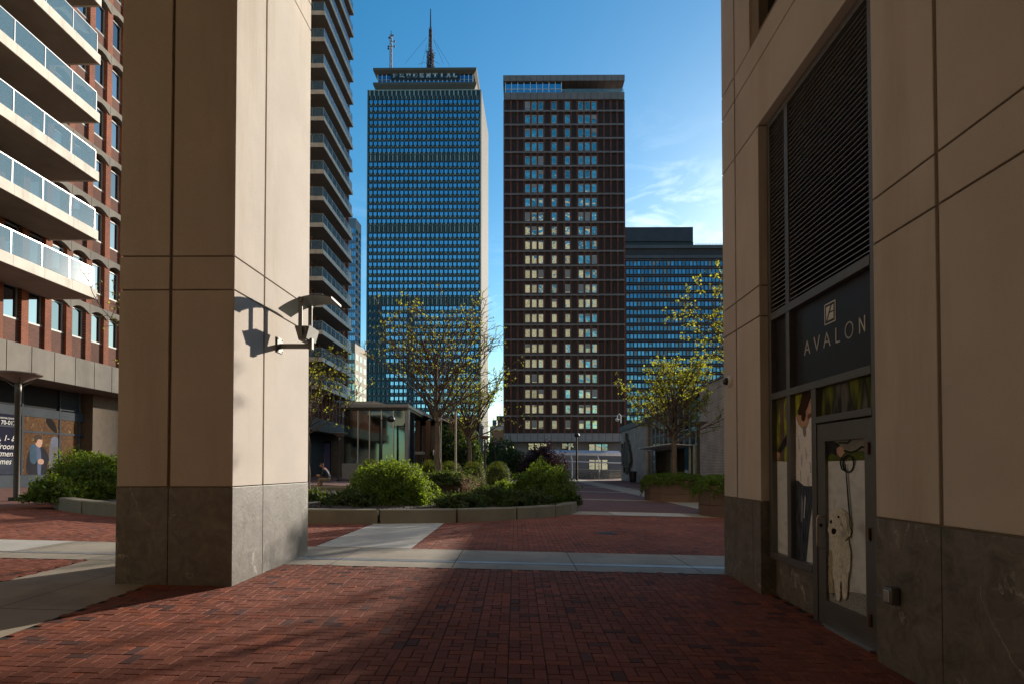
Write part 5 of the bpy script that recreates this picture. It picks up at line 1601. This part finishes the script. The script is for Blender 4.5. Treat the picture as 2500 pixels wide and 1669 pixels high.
pole(929, 1022, 56, 'thin dark lamp pole with a side arm in front of the glass pavilion', 1.0)
# overhead hook lamp seen on the tower corner
P = onY(1510, 1022, 88)
o = empty('gooseneck_camera', (P.x, 88, P.z), 'small white hooked security camera above the corner of the mall wall', 'camera')
b = MB(); b.tube([(P.x + .35, 88, P.z - .6), (P.x + .35, 88, P.z + .5), (P.x + .1, 88, P.z + .8), (P.x - .15, 88, P.z + .5), (P.x - .2, 88, P.z + .1)], .07, WHITEP, 8); b.build('neck', o)
b = MB(); b.lathe((P.x - .2, 88, P.z), [(0, .12), (.28, .05), (.3, -.1), (.2, -.3), (0, -.36)], WHITEP, 12); b.build('dome', o)

# ------------------------------------------------------------------ centre planting bed
bd = empty('planting_bed', (BEDC[0], BEDC[1], G(*BEDC)), 'large oval planting bed with a low concrete kerb behind the pillar', 'planter')
KERB = mat('bed kerb concrete', (.17, .145, .10), .85, var=.16, scale=1.3, bump=.25, grain=.12, dirt=(.13, .10, .06), dscale=.9)
MULCH = mat('dark mulch', (.035, .024, .017), .95, var=.5, scale=14, bump=.9, bscale=30)
b = MB(); NS = 26
kh = .37
for s_i in range(NS):
    t0 = 2 * math.pi * s_i / NS + .004; t1_ = 2 * math.pi * (s_i + 1) / NS - .004
    prev = None
    for q in range(5):
        t = t0 + (t1_ - t0) * q / 4
        ro = 1.0; ox, oy = BEDC[0] + BEDR[0] * math.cos(t), BEDC[1] + BEDR[1] * math.sin(t)
        ix, iy = BEDC[0] + (BEDR[0] - .35) * math.cos(t), BEDC[1] + (BEDR[1] - .35) * math.sin(t)
        g0 = G(ox, oy)
        cur = [(ox, oy, g0 - .1), (ox, oy, g0 + kh - .03), (ox - .03 * math.cos(t), oy - .03 * math.sin(t), g0 + kh), (ix, iy, g0 + kh), (ix, iy, g0 + .05)]
        if prev: b.add(prev + cur, [(i, i + 5, i + 6, i + 1) for i in range(4)] , KERB)
        if q in (0, 4): b.add(cur, [(0, 1, 2, 3, 4)], KERB)
        prev = cur
b.build('kerb', bd)
nr, na = 14, 64; vs = []; fs = []
for i in range(nr + 1):
    for k in range(na):
        r_ = i / nr; a = 2 * math.pi * k / na
        x = BEDC[0] + (BEDR[0] - .33) * r_ * math.cos(a); y = BEDC[1] + (BEDR[1] - .33) * r_ * math.sin(a)
        vs.append((x, y, G(x, y) + .20 + .14 * (1 - r_ ** 2) + .05 * mnoise.noise(Vector((x, y, 0)) * 1.5)))
for i in range(nr):
    for k in range(na): fs.append((i * na + k, i * na + (k + 1) % na, (i + 1) * na + (k + 1) % na, (i + 1) * na + k))
b = MB(); b.add(vs, fs, MULCH); b.build('soil', bd, smooth=True)
# mulch chips as loose cover
# far rim wall of the bed, where the person sits
P0, P1 = onG(742, 1196), onG(862, 1206)
wl_ = empty('seat_wall', (P0.x, P0.y, P0.z), 'low brown stone seat wall behind the bed, under the sitting person', 'wall')
b = MB(); b.prism([(onY(735, 1, 31).x, 31.0, .0), (onY(862, 1, 29.5).x, 29.5, .0), (onY(862, 1, 29.5).x, 30.0, .0), (onY(735, 1, 31).x, 31.5, .0)], (0, 0, .62), mat('brown bed stone', (.20, .12, .08), .8, var=.15, bump=.2)); b.build('wall', wl_, bevel=.02)

# round planters
PLB = mat('brown planter concrete', (.13, .075, .05), .8, var=.14, scale=1.2, bump=.25, grain=.12, dirt=(.09, .05, .035), dscale=.8)
def planter(x, y, r, h, label, sx_=1.0):
    g0 = G(x, y); o = empty('round_planter', (x, y, g0), label, 'planter', 'round brown planters')
    b = MB(); b.lathe((x, y, g0), [(r, -.1), (r, h * .37), (r - .03, h * .375), (r - .03, h * .40), (r, h * .405), (r, h * .82), (r - .03, h * .825), (r - .03, h * .845), (r, h * .85), (r, h), (r - .14, h), (r - .14, h - .15)], PLB, 14, sx_, sx_); b.build('body', o)
    b = MB(); b.lathe((x, y, g0), [(r - .15, h - .1), (0, h - .04)], MULCH, 14); b.build('soil', o)
    return o
planter(8.05, 30.4, 1.5, 1.05, 'round brown planter with a single leafy tree, right of the walk')
planter(7.9, 20.6, 1.55, 1.08, 'round brown planter nearest the right wall, partly hidden by it')
c1 = onY(1085, 1200, 26.5)
planter(c1.x, 26.5, 1.45, .95, 'round brown planter in the middle of the oval bed around the large trunk')
# ------------------------------------------------------------------ vegetation
BARK = mat('grey brown bark', (.105, .078, .058), .9, var=.3, scale=9, stretch=(1, 1, .2), bump=.5, bscale=40)
TWIG = mat('dark twig bark', (.075, .05, .038), .85, var=.2, scale=9)
LEAFY = leafmat('spring leaf', (.12, .13, .02), (.48, .48, .04), .55)
LEAFD = leafmat('boxwood leaf', (.065, .105, .012), (.26, .36, .022), .5)
LEAFJ = leafmat('juniper needle', (.042, .066, .018), (.14, .19, .022), .4)
LEAFS = leafmat('yew leaf', (.035, .055, .012), (.24, .28, .025), .4)
LEAFP = leafmat('dry pink bud', (.34, .23, .17), (.40, .28, .18), .4)
def unit(v): return v / (np.linalg.norm(v, axis=-1, keepdims=True) + 1e-9)
def leafcloud(name, pts, size, m, parent, elong=1.6, nrm=None, spread=1.0):
    n = len(pts)
    d = unit(rng.normal(size=(n, 3)))
    if nrm is not None: d = unit(nrm + d * spread)
    a = unit(np.cross(d, rng.normal(size=(n, 3)))); b_ = np.cross(d, a)
    s = (size * (.6 + .8 * rng.random(n)))[:, None]
    V = np.stack([pts - a * s * elong * .5, pts + b_ * s * .5 + a * s * .1, pts + a * s * elong * .5 + d * s * .15, pts - b_ * s * .5 + a * s * .1], 1).reshape(-1, 3)
    Q = np.arange(n * 4).reshape(-1, 4)
    return npmesh(name, V, Q, [m], parent)
class Limbs:
    def __init__(s): s.V = []; s.Q = []; s.n = 0
    def add(s, P, r, k):
        P = np.asarray(P); m = len(P)
        T = np.gradient(P, axis=0); T = unit(T)
        up = np.array([0, 0, 1.0]) if abs(T[0, 2]) < .9 else np.array([1.0, 0, 0])
        u = unit(np.cross(T, up)); w = np.cross(T, u)
        a = np.arange(k) * 2 * np.pi / k
        R_ = np.asarray(r)[:, None, None]
        V = P[:, None, :] + R_ * (u[:, None, :] * np.cos(a)[None, :, None] + w[:, None, :] * np.sin(a)[None, :, None])
        i = np.arange(m - 1)[:, None] * k; j = np.arange(k)[None, :]
        q = np.stack([i + j, i + (j + 1) % k, i + k + (j + 1) % k, i + k + j], -1).reshape(-1, 4) + s.n
        s.V.append(V.reshape(-1, 3)); s.Q.append(q); s.n += m * k
    def build(s, name, m, parent):
        return npmesh(name, np.concatenate(s.V), np.concatenate(s.Q), [m], parent)
def grow(P0, d, L, n, curve, wob):
    """polyline from P0 along d with upward pull `curve` and wobble"""
    P = [np.array(P0, float)]; d = np.array(d, float); d /= np.linalg.norm(d)
    for i in range(n):
        d = d + np.array([0, 0, curve / n]) + rng.normal(0, wob, 3); d /= np.linalg.norm(d)
        P.append(P[-1] + d * L / n)
    return np.array(P), d
def tree(x, y, z0, H, CR, clear, tr, label, name='leafing_tree', nl=24, nsub=7, ntw=5, leaf=.05, nleaf=3, seed=1, lean=(0, 0), tilt=(35, 62), group=None, skip=None):
    global rng
    rng = np.random.default_rng(seed)
    t = empty(name, (x, y, z0), label, 'tree', group)
    T = Limbs(); Br = Limbs(); Lp = []
    n = 12; tp = [np.array([x + lean[0] * i / n + rng.normal(0, .02), y + lean[1] * i / n + rng.normal(0, .02), z0 - .1 + (H * .80) * i / n]) for i in range(n + 1)]
    tp = np.array(tp); rr = tr * (1 - .85 * np.linspace(0, 1, n + 1) ** 1.2); rr[0] *= 1.25
    T.add(tp, rr, 10)
    def at(f):
        q = f * n; i = min(int(q), n - 1); return tp[i] + (tp[i + 1] - tp[i]) * (q - i)
    f0 = clear / (H * .80)
    for i in range(nl):
        f = f0 + (1 - f0) * (i / nl) ** 1.15
        az = i * 2.399 + rng.normal(0, .25)
        el = R(rng.uniform(*tilt) ) * (1 - .25 * 0) + R(22) * (f - f0)
        rel = (f - f0) / (1 - f0)
        reach = CR * (1.0 - .62 * rel ** 1.6) * rng.uniform(.75, 1.12)
        L = reach / max(math.cos(el), .35) * .92
        L = min(L, CR * (1.35 - .7 * rel))
        d = [math.cos(az) * math.cos(el), math.sin(az) * math.cos(el), math.sin(el)]
        P, dd = grow(at(f), d, L, 9, .25 if rel < .5 else .1, .07)
        r0 = tr * (.36 - .16 * rel)
        Br.add(P, r0 * (1 - .88 * np.linspace(0, 1, 10)), 6)
        for j in range(nsub):
            g_ = .22 + .78 * (j + rng.random() * .7) / nsub; q = min(g_, .98) * 9; ii = int(q)
            p = P[ii] + (P[ii + 1] - P[ii]) * (q - ii); td = unit(P[ii + 1] - P[ii])
            side = unit(rng.normal(size=3)); sd = unit(td * 1.0 + side * .85 + np.array([0, 0, .15]))
            l2 = L * (.42 - .22 * g_) * rng.uniform(.7, 1.2)
            S_, _ = grow(p, sd, l2, 5, .15, .12)
            Br.add(S_, r0 * .35 * (1 - .75 * np.linspace(0, 1, 6)), 4)
            for k in range(ntw):
                h_ = .25 + .75 * (k + rng.random()) / ntw; q2 = min(h_, .98) * 5; i2 = int(q2)
                p2 = S_[i2] + (S_[i2 + 1] - S_[i2]) * (q2 - i2)
                td2 = unit(unit(S_[i2 + 1] - S_[i2]) + unit(rng.normal(size=3)) * .9)
                l3_ = rng.uniform(.18, .5) * CR / 3.5
                W_, _ = grow(p2, td2, l3_, 3, .1, .15)
                Br.add(W_, np.array([.009, .007, .005, .003]) * (1 + CR / 8), 3)
                for e in range(nleaf):
                    fpos = rng.random() ** .6 * 3; i3 = min(int(fpos), 2)
                    c = W_[i3] + (W_[i3 + 1] - W_[i3]) * (fpos - i3)
                    m_ = rng.integers(1, 5)
                    Lp.append(c + rng.normal(0, leaf * .55, (m_, 3)))
    T.build('trunk', BARK, t); Br.build('branches', TWIG, t)
    LP = np.concatenate(Lp)
    if skip is not None: LP = LP[skip(LP)]
    leafcloud('leaves', LP, leaf, LEAFY, t, 1.3)
    return t
# big tree in the bed, its neighbour, the two behind the pillar, the two in the right planters
pT = onY(1071, 1150, 27); gT = G(pT.x, 27)
tree(pT.x, 27, gT + .5, 7.8, 4.1, 2.9, .17, 'largest young tree, straight trunk rising from the middle of the oval bed', seed=3, nl=32, nsub=7, ntw=5, leaf=.058, nleaf=1, lean=(-.15, 0), tilt=(28, 58))
p2_ = onY(1146, 1150, 36); g2_ = G(p2_.x, 36)
tree(p2_.x, 36, g2_, 6.6, 3.4, 3.2, .17, 'smaller trunked young tree right of the largest one', seed=8, nl=30, nsub=7, ntw=5, leaf=.068, nleaf=1, tilt=(24, 52))
tree(-12.2, 23.0, G(-12, 23) + .3, 8.6, 4.2, 3.0, .14, 'young tree mostly behind the pillar, its branches reaching left in front of the brick facade', seed=13, nl=24, nsub=6, ntw=5, leaf=.055, nleaf=1, tilt=(12, 45))
tree(-8.6, 24.5, G(-9, 24) + .3, 6.2, 2.8, 2.5, .11, 'young tree behind the pillar, only its right twigs showing beside the wall lamp', seed=21, nl=20, nsub=6, ntw=5, leaf=.055, nleaf=1, tilt=(12, 45))
tree(8.05, 30.4, G(8, 30) + .9, 5.6, 3.1, 2.1, .175, 'low vase shaped tree in the round planter right of the walk', seed=31, nl=30, nsub=7, ntw=6, leaf=.068, nleaf=2, tilt=(22, 60))
tree(9.2, 20.9, G(8, 20) + .9, 7.6, 4.2, 2.0, .15, 'tall leafing tree cut off by the right wall', seed=44, nl=28, nsub=7, ntw=5, leaf=.062, nleaf=3, tilt=(30, 62))
# stakes and strap by the big trunk
for px, pyt, D, lb_ in ((1112.5, 1003, 27.3, 'thin wooden tree stake right of the largest trunk, strap tied to it'), (1077, 1018, 26.75, 'thin tree stake tight against the largest trunk')):
    P = onY(px, pyt, D); g0 = G(P.x, D) + .3
    o = empty('tree_stake', (P.x, D, g0), lb_, 'stake'); b = MB(); w = .05 if D > 27 else .018
    b.tube([(P.x, D, g0), (P.x, D, P.z)], w, mat('stake wood', (.30, .25, .20), .7), 8); b.build('post', o)
    if D > 27:
        b = MB(); A_ = onY(1113, 1023, D); B_ = onY(1080, 1021, 26.9)
        b.tube([A_ + (B_ - A_) * k / 8 + Vector((0, 0, -.14 * math.sin(math.pi * k / 8))) for k in range(9)], .014, mat('pale strap', (.5, .46, .4), .7), 6); b.build('strap', o)

def lumps(n, rx, ry, rz, seed, amp=.25, f=1.3, boxy=False):
    """points on a lumpy half ellipsoid shell plus normals"""
    r_ = np.random.default_rng(seed)
    d = unit(r_.normal(size=(n, 3))); d[:, 2] = np.abs(d[:, 2]) - .12 * r_.random(n)
    d = unit(d)
    off = r_.random(3) * 50
    h = np.array([mnoise.noise(Vector(v * f * 1.7 + off)) + .5 * mnoise.noise(Vector(v * f * 4.5 + off)) for v in d])
    rad = 1 + amp * h
    dep = 1 - .28 * r_.random(n) ** 2.0
    if boxy:
        k_ = (np.hypot(d[:, 0], d[:, 1]) ** 3.2 + np.abs(d[:, 2]) ** 3.2) ** (-1 / 3.2); rad = rad * k_
    return d * (rad * dep)[:, None] * np.array([rx, ry, rz]), d, rad
def shrub(name, x, y, w, h, label, m, cat='shrub', n=9000, leaf=.035, depth=None, seed=0, amp=.25, zoff=0, core=True, group=None, stems=True, flatness=1.0, nspread=1.3, spikes=0):
    g0 = G(x, y) + zoff; depth = depth or w
    o = empty(name, (x, y, g0), label, cat, group)
    P, d, rad = lumps(n, w / 2, depth / 2, h, seed, amp, boxy=amp < .1)
    P = P + np.array([x, y, g0])
    if spikes:
        r_ = np.random.default_rng(seed + 5)
        k = r_.integers(0, n, spikes); reach = r_.random(spikes) * .16
        for q in range(6):
            P = np.concatenate([P, P[k] + (d[k] + np.array([0, 0, .5])) * (reach * (q + 1) / 6)[:, None]]); 
        d = np.concatenate([d] + [d[k]] * 6)
    leafcloud('foliage', P, leaf, m, o, 1.5, d * flatness, nspread)
    if core:
        L = Limbs(); r_ = np.random.default_rng(seed + 9)
        idx = r_.integers(0, n, 60)
        for i in idx:
            e = P[i]; b0 = np.array([x + r_.normal(0, w * .06), y + r_.normal(0, w * .06), g0])
            pp = np.stack([b0 + (e - b0) * t_ + np.array([0, 0, .12 * h]) * math.sin(math.pi * t_) for t_ in np.linspace(0, .96, 5)])
            L.add(pp, np.array([.014, .011, .008, .006, .004]), 4)
        L.build('stems', TWIG, o)
        Pc, dc, _ = lumps(int(n * .5), w / 2 * .80, depth / 2 * .80, h * .82, seed, amp, boxy=amp < .1)
        leafcloud('inner_foliage', Pc + np.array([x, y, g0]), leaf * 1.7, m, o, 1.4)
    return o
def px2(px, D): return onY(px, 1141, D).x
zb_ = .27
shrub('boxwood_shrub', px2(952, 18.9), 18.9, 2.7, 1.38, 'largest bright green rounded shrub in the oval bed, left of the trunk', LEAFD, n=15000, leaf=.042, seed=1, amp=.34, zoff=zb_, depth=2.2, spikes=500, group='loose rounded green shrubs')
shrub('boxwood_shrub', px2(1322, 21.2), 21.2, 2.3, 1.36, 'bright green rounded shrub at the right end of the oval bed', LEAFD, n=12000, leaf=.042, seed=2, amp=.34, zoff=zb_, depth=2.0, spikes=400, group='loose rounded green shrubs')
shrub('boxwood_shrub', px2(235, 19.4), 19.4, 3.2, 1.42, 'wide green shrub in the bed left of the pillar', LEAFD, n=15000, leaf=.042, seed=3, amp=.38, zoff=zb_, depth=2.2, spikes=500, group='loose rounded green shrubs')
shrub('boxwood_shrub', px2(1232, 22.6), 22.6, 1.2, .72, 'small bright green shrub tucked left of the right hand round shrub', LEAFD, n=4500, leaf=.042, seed=4, amp=.3, zoff=zb_, group='loose rounded green shrubs')
for i, (px, D, w, h, lb_) in enumerate((
    (768, 19.0, .8, .30, 'low spreading juniper against the right edge of the pillar'),
    (862, 18.0, 1.6, .40, 'low spreading juniper left of the largest green shrub'),
    (915, 19.6, 2.4, .5, 'wide low juniper partly under the largest green shrub'),
    (1122, 18.2, 1.5, .42, 'low juniper in the front middle of the oval bed'),
    (1205, 20.2, 1.9, .52, 'spreading juniper in front of the dry pinkish shrub'),
    (1285, 19.2, 1.6, .42, 'spreading juniper below the right hand green shrub'),
    (1392, 21.2, .7, .30, 'small juniper sprig at the right rim of the oval bed'),
    (1090, 25.2, 2.6, .50, 'juniper spilling over the middle planter at the foot of the trunk'),
    (130, 17.3, 1.3, .62, 'yellow green juniper at the left end of the shrubs'))):
    zo = zb_ if i != 7 else .78
    P = shrub('juniper_shrub', px2(px, D), D, w, h, lb_, LEAFJ if i != 8 else LEAFD, n=int(2600 + 1500 * w), leaf=.045, seed=50 + i, amp=.55, zoff=zo, depth=w * .8, core=True, spikes=220, group='low spreading junipers')
# dry shrub with pink buds
x, y = px2(1150, 22.5), 22.5
o = empty('dry_shrub', (x, y, G(x, y) + .24), 'twiggy dry shrub with pale pinkish buds in the middle of the bed', 'shrub')
r_ = np.random.default_rng(70); L = Limbs(); pts = []
for i in range(60):
    a = r_.random() * 6.28; e = np.array([x, y, G(x, y) + .3]) + np.array([math.cos(a) * r_.uniform(.1, .62), math.sin(a) * r_.uniform(.1, .5), r_.uniform(.35, 1.0)])
    b0 = np.array([x + r_.normal(0, .08), y, G(x, y) + .3]); pp = np.stack([b0 + (e - b0) * t_ for t_ in np.linspace(0, 1, 4)]) + r_.normal(0, .02, (4, 3))
    L.add(pp, np.array([.009, .007, .005, .003]), 3)
    for q in range(12): pts.append(pp[1] + (pp[3] - pp[1]) * r_.random() + r_.normal(0, .05, 3))
L.build('stems', mat('pale twig', (.30, .20, .15), .8), o); leafcloud('buds', np.array(pts), .028, LEAFP, o, 1.5)
# clipped yew domes behind
for i, (px, D, w, lb_) in enumerate(((1048, 32, 1.35, 'clipped dark dome bush left of the largest trunk'), (1100, 32, 1.35, 'clipped dark dome bush between the two trunks'), (1156, 32, 1.35, 'clipped dark dome bush in front of the smaller trunk'), (1215, 31.5, 1.4, 'clipped dark dome bush right of the smaller trunk'), (905, 33, 1.3, 'clipped dark dome bush peeping over the largest green shrub'))):
    shrub('clipped_bush', px2(px, D), D, w, 1.45, lb_, LEAFS, n=7000, leaf=.032, seed=80 + i, amp=.06, zoff=.35, flatness=2.2, nspread=.9, group='clipped dome bushes')
# green cover over the round planters
def drape(x, y, r, h, label, seed):
    o = empty('ground_cover', (x, y, G(x, y) + h), label, 'shrub')
    r_ = np.random.default_rng(seed); n = 13000
    a = r_.random(n) * 6.283; q = np.sqrt(r_.random(n)) * (r + .22)
    hump = .26 * (1 - (q / (r + .3)) ** 2) + .14 * np.array([mnoise.noise(Vector((math.cos(t_) * k * 2.2, math.sin(t_) * k * 2.2, seed))) for t_, k in zip(a, q)])
    drop = np.where(q > r, (q - r) * 1.3 * (1 + 1.6 * np.array([max(0, mnoise.noise(Vector((math.cos(t_) * 3, math.sin(t_) * 3, seed + 5)))) * 2 for t_ in a])), 0)
    P = np.stack([x + q * np.cos(a), y + q * np.sin(a), G(x, y) + h + hump - drop + r_.random(n) * .10], 1)
    leafcloud('foliage', P, .055, LEAFD, o, 1.6)
drape(8.05, 30.4, 1.5, 1.05, 'dark green ground cover spilling over the round planter beneath the low tree', 5)
drape(7.9, 20.6, 1.55, 1.08, 'dark green ground cover spilling over the planter by the right wall', 6)
# dark bushy tree by the tower foot and far greens
shrub('bushy_tree', onY(1325, 1141, 82).x, 82, 7.0, 4.6, 'low wide dark purple leaved tree before the brick tower base', leafmat('purple leaf', (.05, .02, .025), (.08, .03, .03), .3), cat='tree', n=5000, leaf=.16, seed=91, amp=.4)
for i, (px, D, w, h, lb_) in enumerate(((1120, 64, 6, 5.2, 'dark leafy tree in the shade behind the two trunks'), (1215, 100, 9, 6.5, 'dark tree mass between the arcade and the brick tower'), (1245, 88, 5, 4.0, 'dark bush left of the brick tower base'))):
    shrub('shade_tree', onY(px, 1141, D).x, D, w, h, lb_, LEAFJ, cat='tree', n=6000, leaf=.2, seed=95 + i, amp=.5)
# loose litter of bark on the mulch
r_ = np.random.default_rng(77); n = 5000
a = r_.random(n) * 6.283; q = np.sqrt(r_.random(n)) * .95
X = BEDC[0] + (BEDR[0] - .4) * q * np.cos(a); Y = BEDC[1] + (BEDR[1] - .4) * q * np.sin(a)
P = np.stack([X, Y, Gv(X, Y) + .225 + .14 * (1 - q ** 2)], 1)
o = leafcloud('bark_mulch', P, .05, mat('mulch chip', (.06, .042, .03), .9, var=.3, island=.5), None, 2.0, np.tile([0, 0, 1.0], (n, 1)), .5); tag(o, kind='stuff')

# ------------------------------------------------------------------ sitting person
PX = onY(797, 1141, 30.3).x; PYY = 30.3; gp0 = G(PX, PYY)
SKN = mat('skin', (.40, .17, .10), .5, var=.05)
SHIRT = mat('dark checked shirt', (.018, .022, .038), .8, var=.6, scale=14)
KHAKI = mat('khaki trousers', (.24, .17, .10), .85, var=.15, scale=6)
HAIRM = mat('short brown hair', (.05, .028, .018), .8, var=.3, scale=40)
pe = empty('person', (PX, PYY, gp0), 'person in a dark checked shirt and khaki shorts sitting bent over a phone', 'person')
def skin(name, verts, edges, radii, mats, root=0, sub=2, matfn=None, parent=pe):
    me = bpy.data.meshes.new(name); me.from_pydata([Vector(v) for v in verts], edges, []); me.update()
    o = bpy.data.objects.new(name, me); link(o)
    sm_ = o.modifiers.new('skin', 'SKIN'); sm_.use_smooth_shade = True
    sv = me.skin_vertices[0].data if me.skin_vertices else None
    if sv is None:
        bm_ = __import__('bmesh').new(); bm_.from_mesh(me); bm_.verts.layers.skin.verify(); bm_.to_mesh(me); bm_.free(); sv = me.skin_vertices[0].data
    for i, r__ in enumerate(radii): sv[i].radius = (r__, r__) if not isinstance(r__, tuple) else r__; sv[i].use_root = (i == root)
    ss = o.modifiers.new('sub', 'SUBSURF'); ss.levels = sub; ss.render_levels = sub
    dg = bpy.context.evaluated_depsgraph_get(); m2 = bpy.data.meshes.new_from_object(o.evaluated_get(dg)); bpy.data.objects.remove(o)
    m2.name = name; m2.materials.clear()
    for m in mats: m2.materials.append(m)
    if matfn:
        for p_ in m2.polygons: p_.material_index = matfn(p_.center)
    for v in m2.vertices: v.co = v.co + Vector((PX, PYY, gp0)) - parent_world(parent)
    oo = bpy.data.objects.new(name, m2); link(oo); oo.parent = parent
    return oo
# faces left (-X); seat height .62 on the wall
hipz = .72
V_ = [(.12, .05, hipz), (.06, .05, hipz + .22), (-.04, .05, hipz + .42), (-.12, .05, hipz + .52), (-.19, .04, hipz + .60),   # pelvis..chest, neck
      (-.12, -.13, hipz + .47), (-.14, -.20, hipz + .22), (-.36, -.10, hipz + .14), (-.42, -.07, hipz + .16),              # near arm
      (-.12, .23, hipz + .47), (-.14, .28, hipz + .22), (-.36, .14, hipz + .14), (-.42, .10, hipz + .16),                   # far arm
      (.10, -.06, hipz - .02), (-.34, -.10, hipz + .02), (-.38, -.10, .32), (-.36, -.10, .08), (-.55, -.11, .05),           # near leg
      (.10, .16, hipz - .02), (-.36, .20, hipz + .04), (-.30, .20, .34), (-.24, .20, .08), (-.42, .20, .05)]
E_ = [(0, 1), (1, 2), (2, 3), (3, 4), (2, 5), (5, 6), (6, 7), (7, 8), (2, 9), (9, 10), (10, 11), (11, 12), (0, 13), (13, 14), (14, 15), (15, 16), (16, 17), (0, 18), (18, 19), (19, 20), (20, 21), (21, 22)]
Rr = [.15, (.15, .13), (.17, .12), .075, .06, .07, .05, .036, .035, .07, .05, .036, .035, .105, .08, .06, .045, .04, .105, .08, .06, .045, .04]
def mf(c):
    if c.z > hipz + .50: return 0
    if c.x < -.26 and c.z > hipz + .07 and c.z < hipz + .3: return 0
    if c.z > hipz + .06: return 1
    if c.z > .42: return 2
    if c.z > .12: return 0
    return 3
skin('body', V_, E_, Rr, [SKN, SHIRT, KHAKI, DARKM], 0, 2, mf)
# head bent down
hc = Vector((PX - .26, PYY + .04, gp0 + hipz + .70))
b = MB()
n_, k_ = 14, 18; vs = []; fs = []
for i in range(n_ + 1):
    th_ = math.pi * i / n_
    for k in range(k_):
        ph = 2 * math.pi * k / k_
        vx, vy, vz = math.sin(th_) * math.cos(ph), math.sin(th_) * math.sin(ph), math.cos(th_)
        X_ = .098 * vx; Y_2 = .076 * vy; Z_ = .118 * vz
        if vz < 0: X_ = X_ * (1 + .25 * vz) - .018 * -vz; Y_2 *= (1 + .35 * vz)
        if vx < -.85 and abs(vy) < .3 and -.35 < vz < .1: X_ -= .022
        if vx < -.8 and abs(abs(vy) - .35) < .15 and .0 < vz < .25: X_ += .008
        v = Vector((X_, Y_2, Z_)); v.rotate(Matrix.Rotation(R(-32), 3, 'Y')); vs.append(hc + v)
for i in range(n_):
    for k in range(k_): fs.append((i * k_ + k, i * k_ + (k + 1) % k_, (i + 1) * k_ + (k + 1) % k_, (i + 1) * k_ + k))
b.add(vs, fs, SKN)
for sy in (-1, 1): b.tube([hc + Vector((.012, sy * .072, -.02)), hc + Vector((.022, sy * .09, -.005))], [.022, .026], SKN, 8)
b.build('head', pe, smooth=True)
b = MB(); vs2 = []
keepf = []
for i, v in enumerate(vs):
    d = v - hc; vs2.append(hc + d * 1.09 + Vector((.006, 0, .006)))
for f in fs:
    c = sum((vs2[q] for q in f), Vector()) / 4 - hc
    c.rotate(Matrix.Rotation(R(32), 3, 'Y'))
    if c.z > .045 or (c.x > .02 and c.z > -.05): keepf.append(f)
b.add(vs2, keepf, HAIRM)
b.build('hair', pe, smooth=True)
# hands: five fingers each, closed round the phone
def hand(cx_, cy_, cz_, s__):
    b = MB(); b.obox((cx_, cy_, cz_), Vector((1, 0, 0)), Vector((0, 1, 0)), Vector((0, 0, 1)), .045, .016, .04, SKN)
    for k, (ln, zz) in enumerate(((.07, .028), (.08, .010), (.075, -.010), (.06, -.028))):
        b.tube([(cx_ - .04, cy_, cz_ + zz), (cx_ - .04 - ln * .5, cy_ + s__ * .012, cz_ + zz + .004), (cx_ - .04 - ln * .8, cy_ + s__ * .04, cz_ + zz + .004)], [.0095, .009, .007], SKN, 6)
    b.tube([(cx_ - .01, cy_, cz_ + .035), (cx_ - .035, cy_ + s__ * .02, cz_ + .062), (cx_ - .06, cy_ + s__ * .045, cz_ + .06)], [.012, .010, .008], SKN, 6)
    b.build('hand', pe, smooth=True)
hand(PX - .44, PYY - .06, gp0 + hipz + .17, 1); hand(PX - .44, PYY + .13, gp0 + hipz + .17, -1)
ph_ = empty('phone', (PX - .51, PYY + .03, gp0 + hipz + .17), 'small dark phone held in the hands of the sitting person', 'phone')
b = MB(); b.obox((PX - .51, PYY + .03, gp0 + hipz + .19), Vector((.6, 0, .8)), Vector((0, 1, 0)), Vector((-.8, 0, .6)), .07, .036, .005, DARKM); b.build('phone_body', ph_, bevel=.003)
